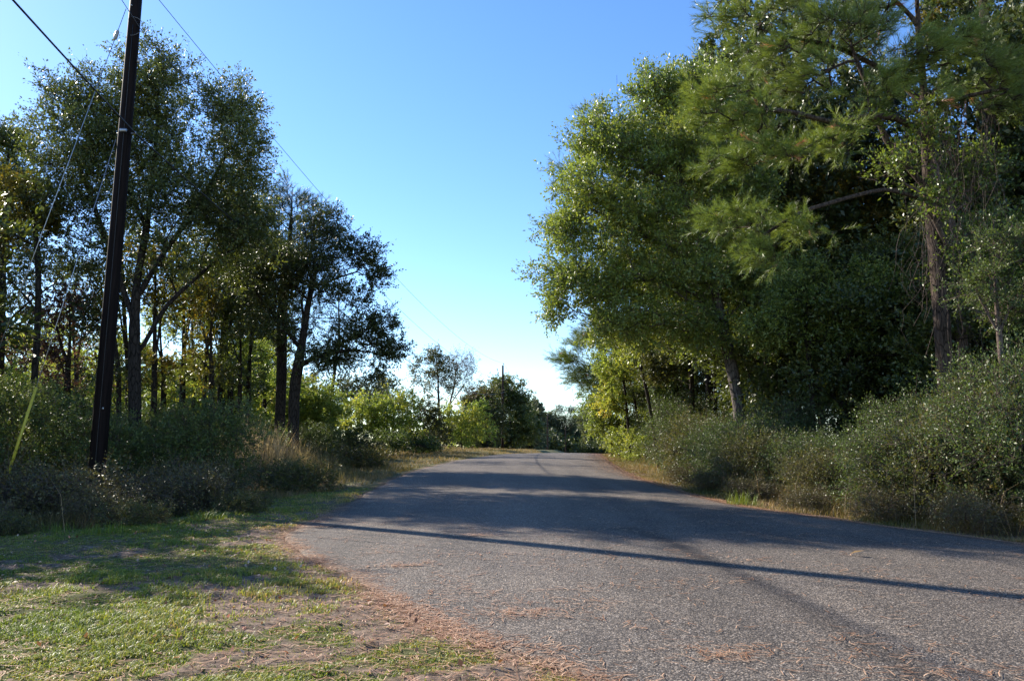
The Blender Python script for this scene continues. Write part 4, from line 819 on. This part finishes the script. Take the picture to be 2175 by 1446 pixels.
# ------------------------------------------------------------------ utility poles and wires
def pole(X, Yk, zb, H, r0, r1, label, mt_, detail=True, near=False):
    rt = empty('utility_pole', (X, Yk, zb), label, 'utility pole', 'wooden utility poles along the left verge')
    k = 24; z = np.linspace(-.3, H, 14 if near else 8); pts = np.stack([0 * z, 0 * z, z], -1); rad = r0 + (r1 - r0) * np.clip(z / H, 0, 1)
    V, Q, T = tube(pts, rad, k); mesh('shaft', V, quads=Q, tris=T, mat=M[mt_], parent=rt, smooth=False)
    V, Q, T = join([tube([[r1 * .6, 0, H - .35], [r1 * .6, 0, H + .12]], .015, 8), tube([[r1 * .6, 0, H + .10], [r1 * .6, 0, H + .15], [r1 * .6, 0, H + .19], [r1 * .6, 0, H + .24], [r1 * .6, 0, H + .30]], [.05, .075, .05, .07, .03], 12)])
    mesh('insulator', V, quads=Q, tris=T, mat=M['porcelain'], parent=rt, smooth=True)
    V, Q, T = join([tube([[-r1 - .06, 0, H - 1.9], [r1 + .12, 0, H - 1.9]], .014, 8), tube([[r1 + .04, 0, H - 1.96], [r1 + .04, 0, H - 1.90], [r1 + .04, 0, H - 1.84]], [.04, .032, .04], 12)])
    mesh('neutral_bracket', V, quads=Q, tris=T, mat=M['steel'], parent=rt, smooth=True)
    return rt
X1, Y1 = -9.29, 17.7
zb1 = g(X1, Y1); H1 = 12.85 - zb1
p1 = pole(X1, Y1, zb1, H1, .185, .135, 'nearest tall dark pole rising out of the top of the view on the left', 'pole', near=True)
p1.rotation_euler = (0, R(.4), 0)
def on(px, py, Yk): return P(px, py, Yk)
zc = 9.1                       # telephone cable height on the near pole
zn = 11.8                        # neutral height
rr = lambda z: .185 - .05 * (z - zb1) / H1
def add(name, parts, mt_, parent, sm=True):
    V, Q, T = join(parts); return mesh(name, V, quads=Q, tris=T, mat=M[mt_], parent=parent, smooth=sm)
rz = rr(zc)
add('cable_clamp', [tube([[-rz - .05, 0, zc - zb1], [rz + .1, 0, zc - zb1]], .012, 8), box([rz * .3, -rz - .03, zc - zb1], (.16, .05, .07)), tube([[rz + .1, -.03, zc - zb1 - .03], [rz + .1, -.03, zc - zb1 + .03]], .03, 10)], 'steel', p1)
t = np.linspace(0, math.pi, 14)
add('jumper_wire', [tube(np.stack([.02 + .28 * np.sin(t), -.16 + 0 * t, zn - zb1 - .10 + .24 * np.cos(t) + .05], -1), .008, 6)], 'wire', p1)
add('ground_wire', [tube(np.stack([0 * np.linspace(0, 1, 12) + .05, -(.185 - .05 * np.linspace(0, .93, 12)) - .004, np.linspace(.2, (zn - zb1), 12)], -1), .006, 6)], 'cable', p1)
add('tag', [box([.10, -.155, P(228, 868, Y1)[2] - zb1], (.035, .012, .05))], 'steel', p1, False)
add('bolt', [tube([[-.02, -rr(zn) - .03, zn - zb1 + .5], [-.02, rr(zn) + .03, zn - zb1 + .5]], .014, 8)], 'steel', p1)
poles = [(X1 + .07, Y1, 12.85)]
for (px, top, Yk, zb_, lab, r0) in [(1068, 776, 100, None, 'second pole standing on the verge at the crest', .17), (1163, 882, 182, -.3, 'third pole, half hidden beyond the crest', .21), (1201, 907, 265, -.4, 'farthest and smallest pole beyond the crest', .24)]:
    tp = P(px, top, Yk); zb_ = g(tp[0], Yk) - .05
    pole(tp[0], Yk, zb_, tp[2] - zb_, r0, .12, lab, 'pole_far'); poles.append((tp[0], Yk, tp[2]))
def wire(name, label, offs, rad, sags, mt_, start=None, cat='wire', group=None, dx=0):
    pts = []
    z = lambda i: poles[i][2] + offs[min(i, len(offs) - 1)]
    back = np.array([X1 + .16 * 60, Y1 - 60, z(0) + .6]) if start is None else start
    nodes = [back] + [np.array([poles[i][0] + dx, poles[i][1], z(i)]) for i in range(len(poles))]
    for i, (a, b_) in enumerate(zip(nodes[:-1], nodes[1:])):
        for t_ in np.linspace(0, 1, 40, endpoint=False):
            p = a + (b_ - a) * t_; p[2] -= sags[i] * 4 * t_ * (1 - t_); pts.append(p)
    pts.append(nodes[-1]); V, Q, T = tube(pts, rad, 6)
    return tag(mesh(name, V, quads=Q, tris=T, mat=M[mt_], smooth=True), label, cat, group)
WG = 'wires strung between the utility poles'
wire('power_line', 'highest thin wire running from pole top to pole top', [.30], .009, [1.0, 1.9, 1.1, 1.2], 'wire', group=WG, dx=.07)
wire('power_line', 'middle thin wire a little below the pole tops', [zn - 12.85, -1.9], .009, [1.0, 2.0, 1.1, 1.2], 'wire', group=WG, dx=.16)
wire('telephone_cable', 'lowest and thickest black cable crossing the near pole', [zc - 12.85, P(1068, 832, 100)[2] - poles[1][2], -3.4], .019, [1.1, 2.4, 1.5, 1.5], 'cable', cat='cable', group=WG, dx=.24)
# guy wires with the yellow guard
def guy(name, label, z0, anchor, guard, x0=-.14):
    a = np.array([X1 + x0, Y1, z0]); b_ = np.array([anchor[0], anchor[1], g(*anchor) - .05])
    rt = empty(name, b_, label, 'guy wire', 'guy wires staying the near pole')
    add('strand', [tube([a - b_, (a - b_) * .5, np.zeros(3)], .009, 6)], 'steel', rt)
    d = (a - b_) / np.linalg.norm(a - b_); L = np.linalg.norm(a - b_)
    add('anchor_rod', [tube([d * .02, d * .35], .02, 8)], 'steel', rt)
    if guard: add('guard', [tube([d * .35, d * 2.9], .032, 12)], 'yellow_plastic', rt)
    else: add('strain_insulator', [tube([d * (L - .85), d * (L - .80), d * (L - .62), d * (L - .57)], [.012, .045, .045, .012], 10)], 'porcelain', rt)
guy('guy_wire', 'shorter guy wire ending in a bright yellow plastic guard in the bushes', 8.95, (P(-12, 1100, 17.4)[0], 17.4), True)
guy('guy_wire', 'longer bare steel guy wire running off left from near the pole top', 12.3, (P(-130, 1100, 17.8)[0], 17.8), False)
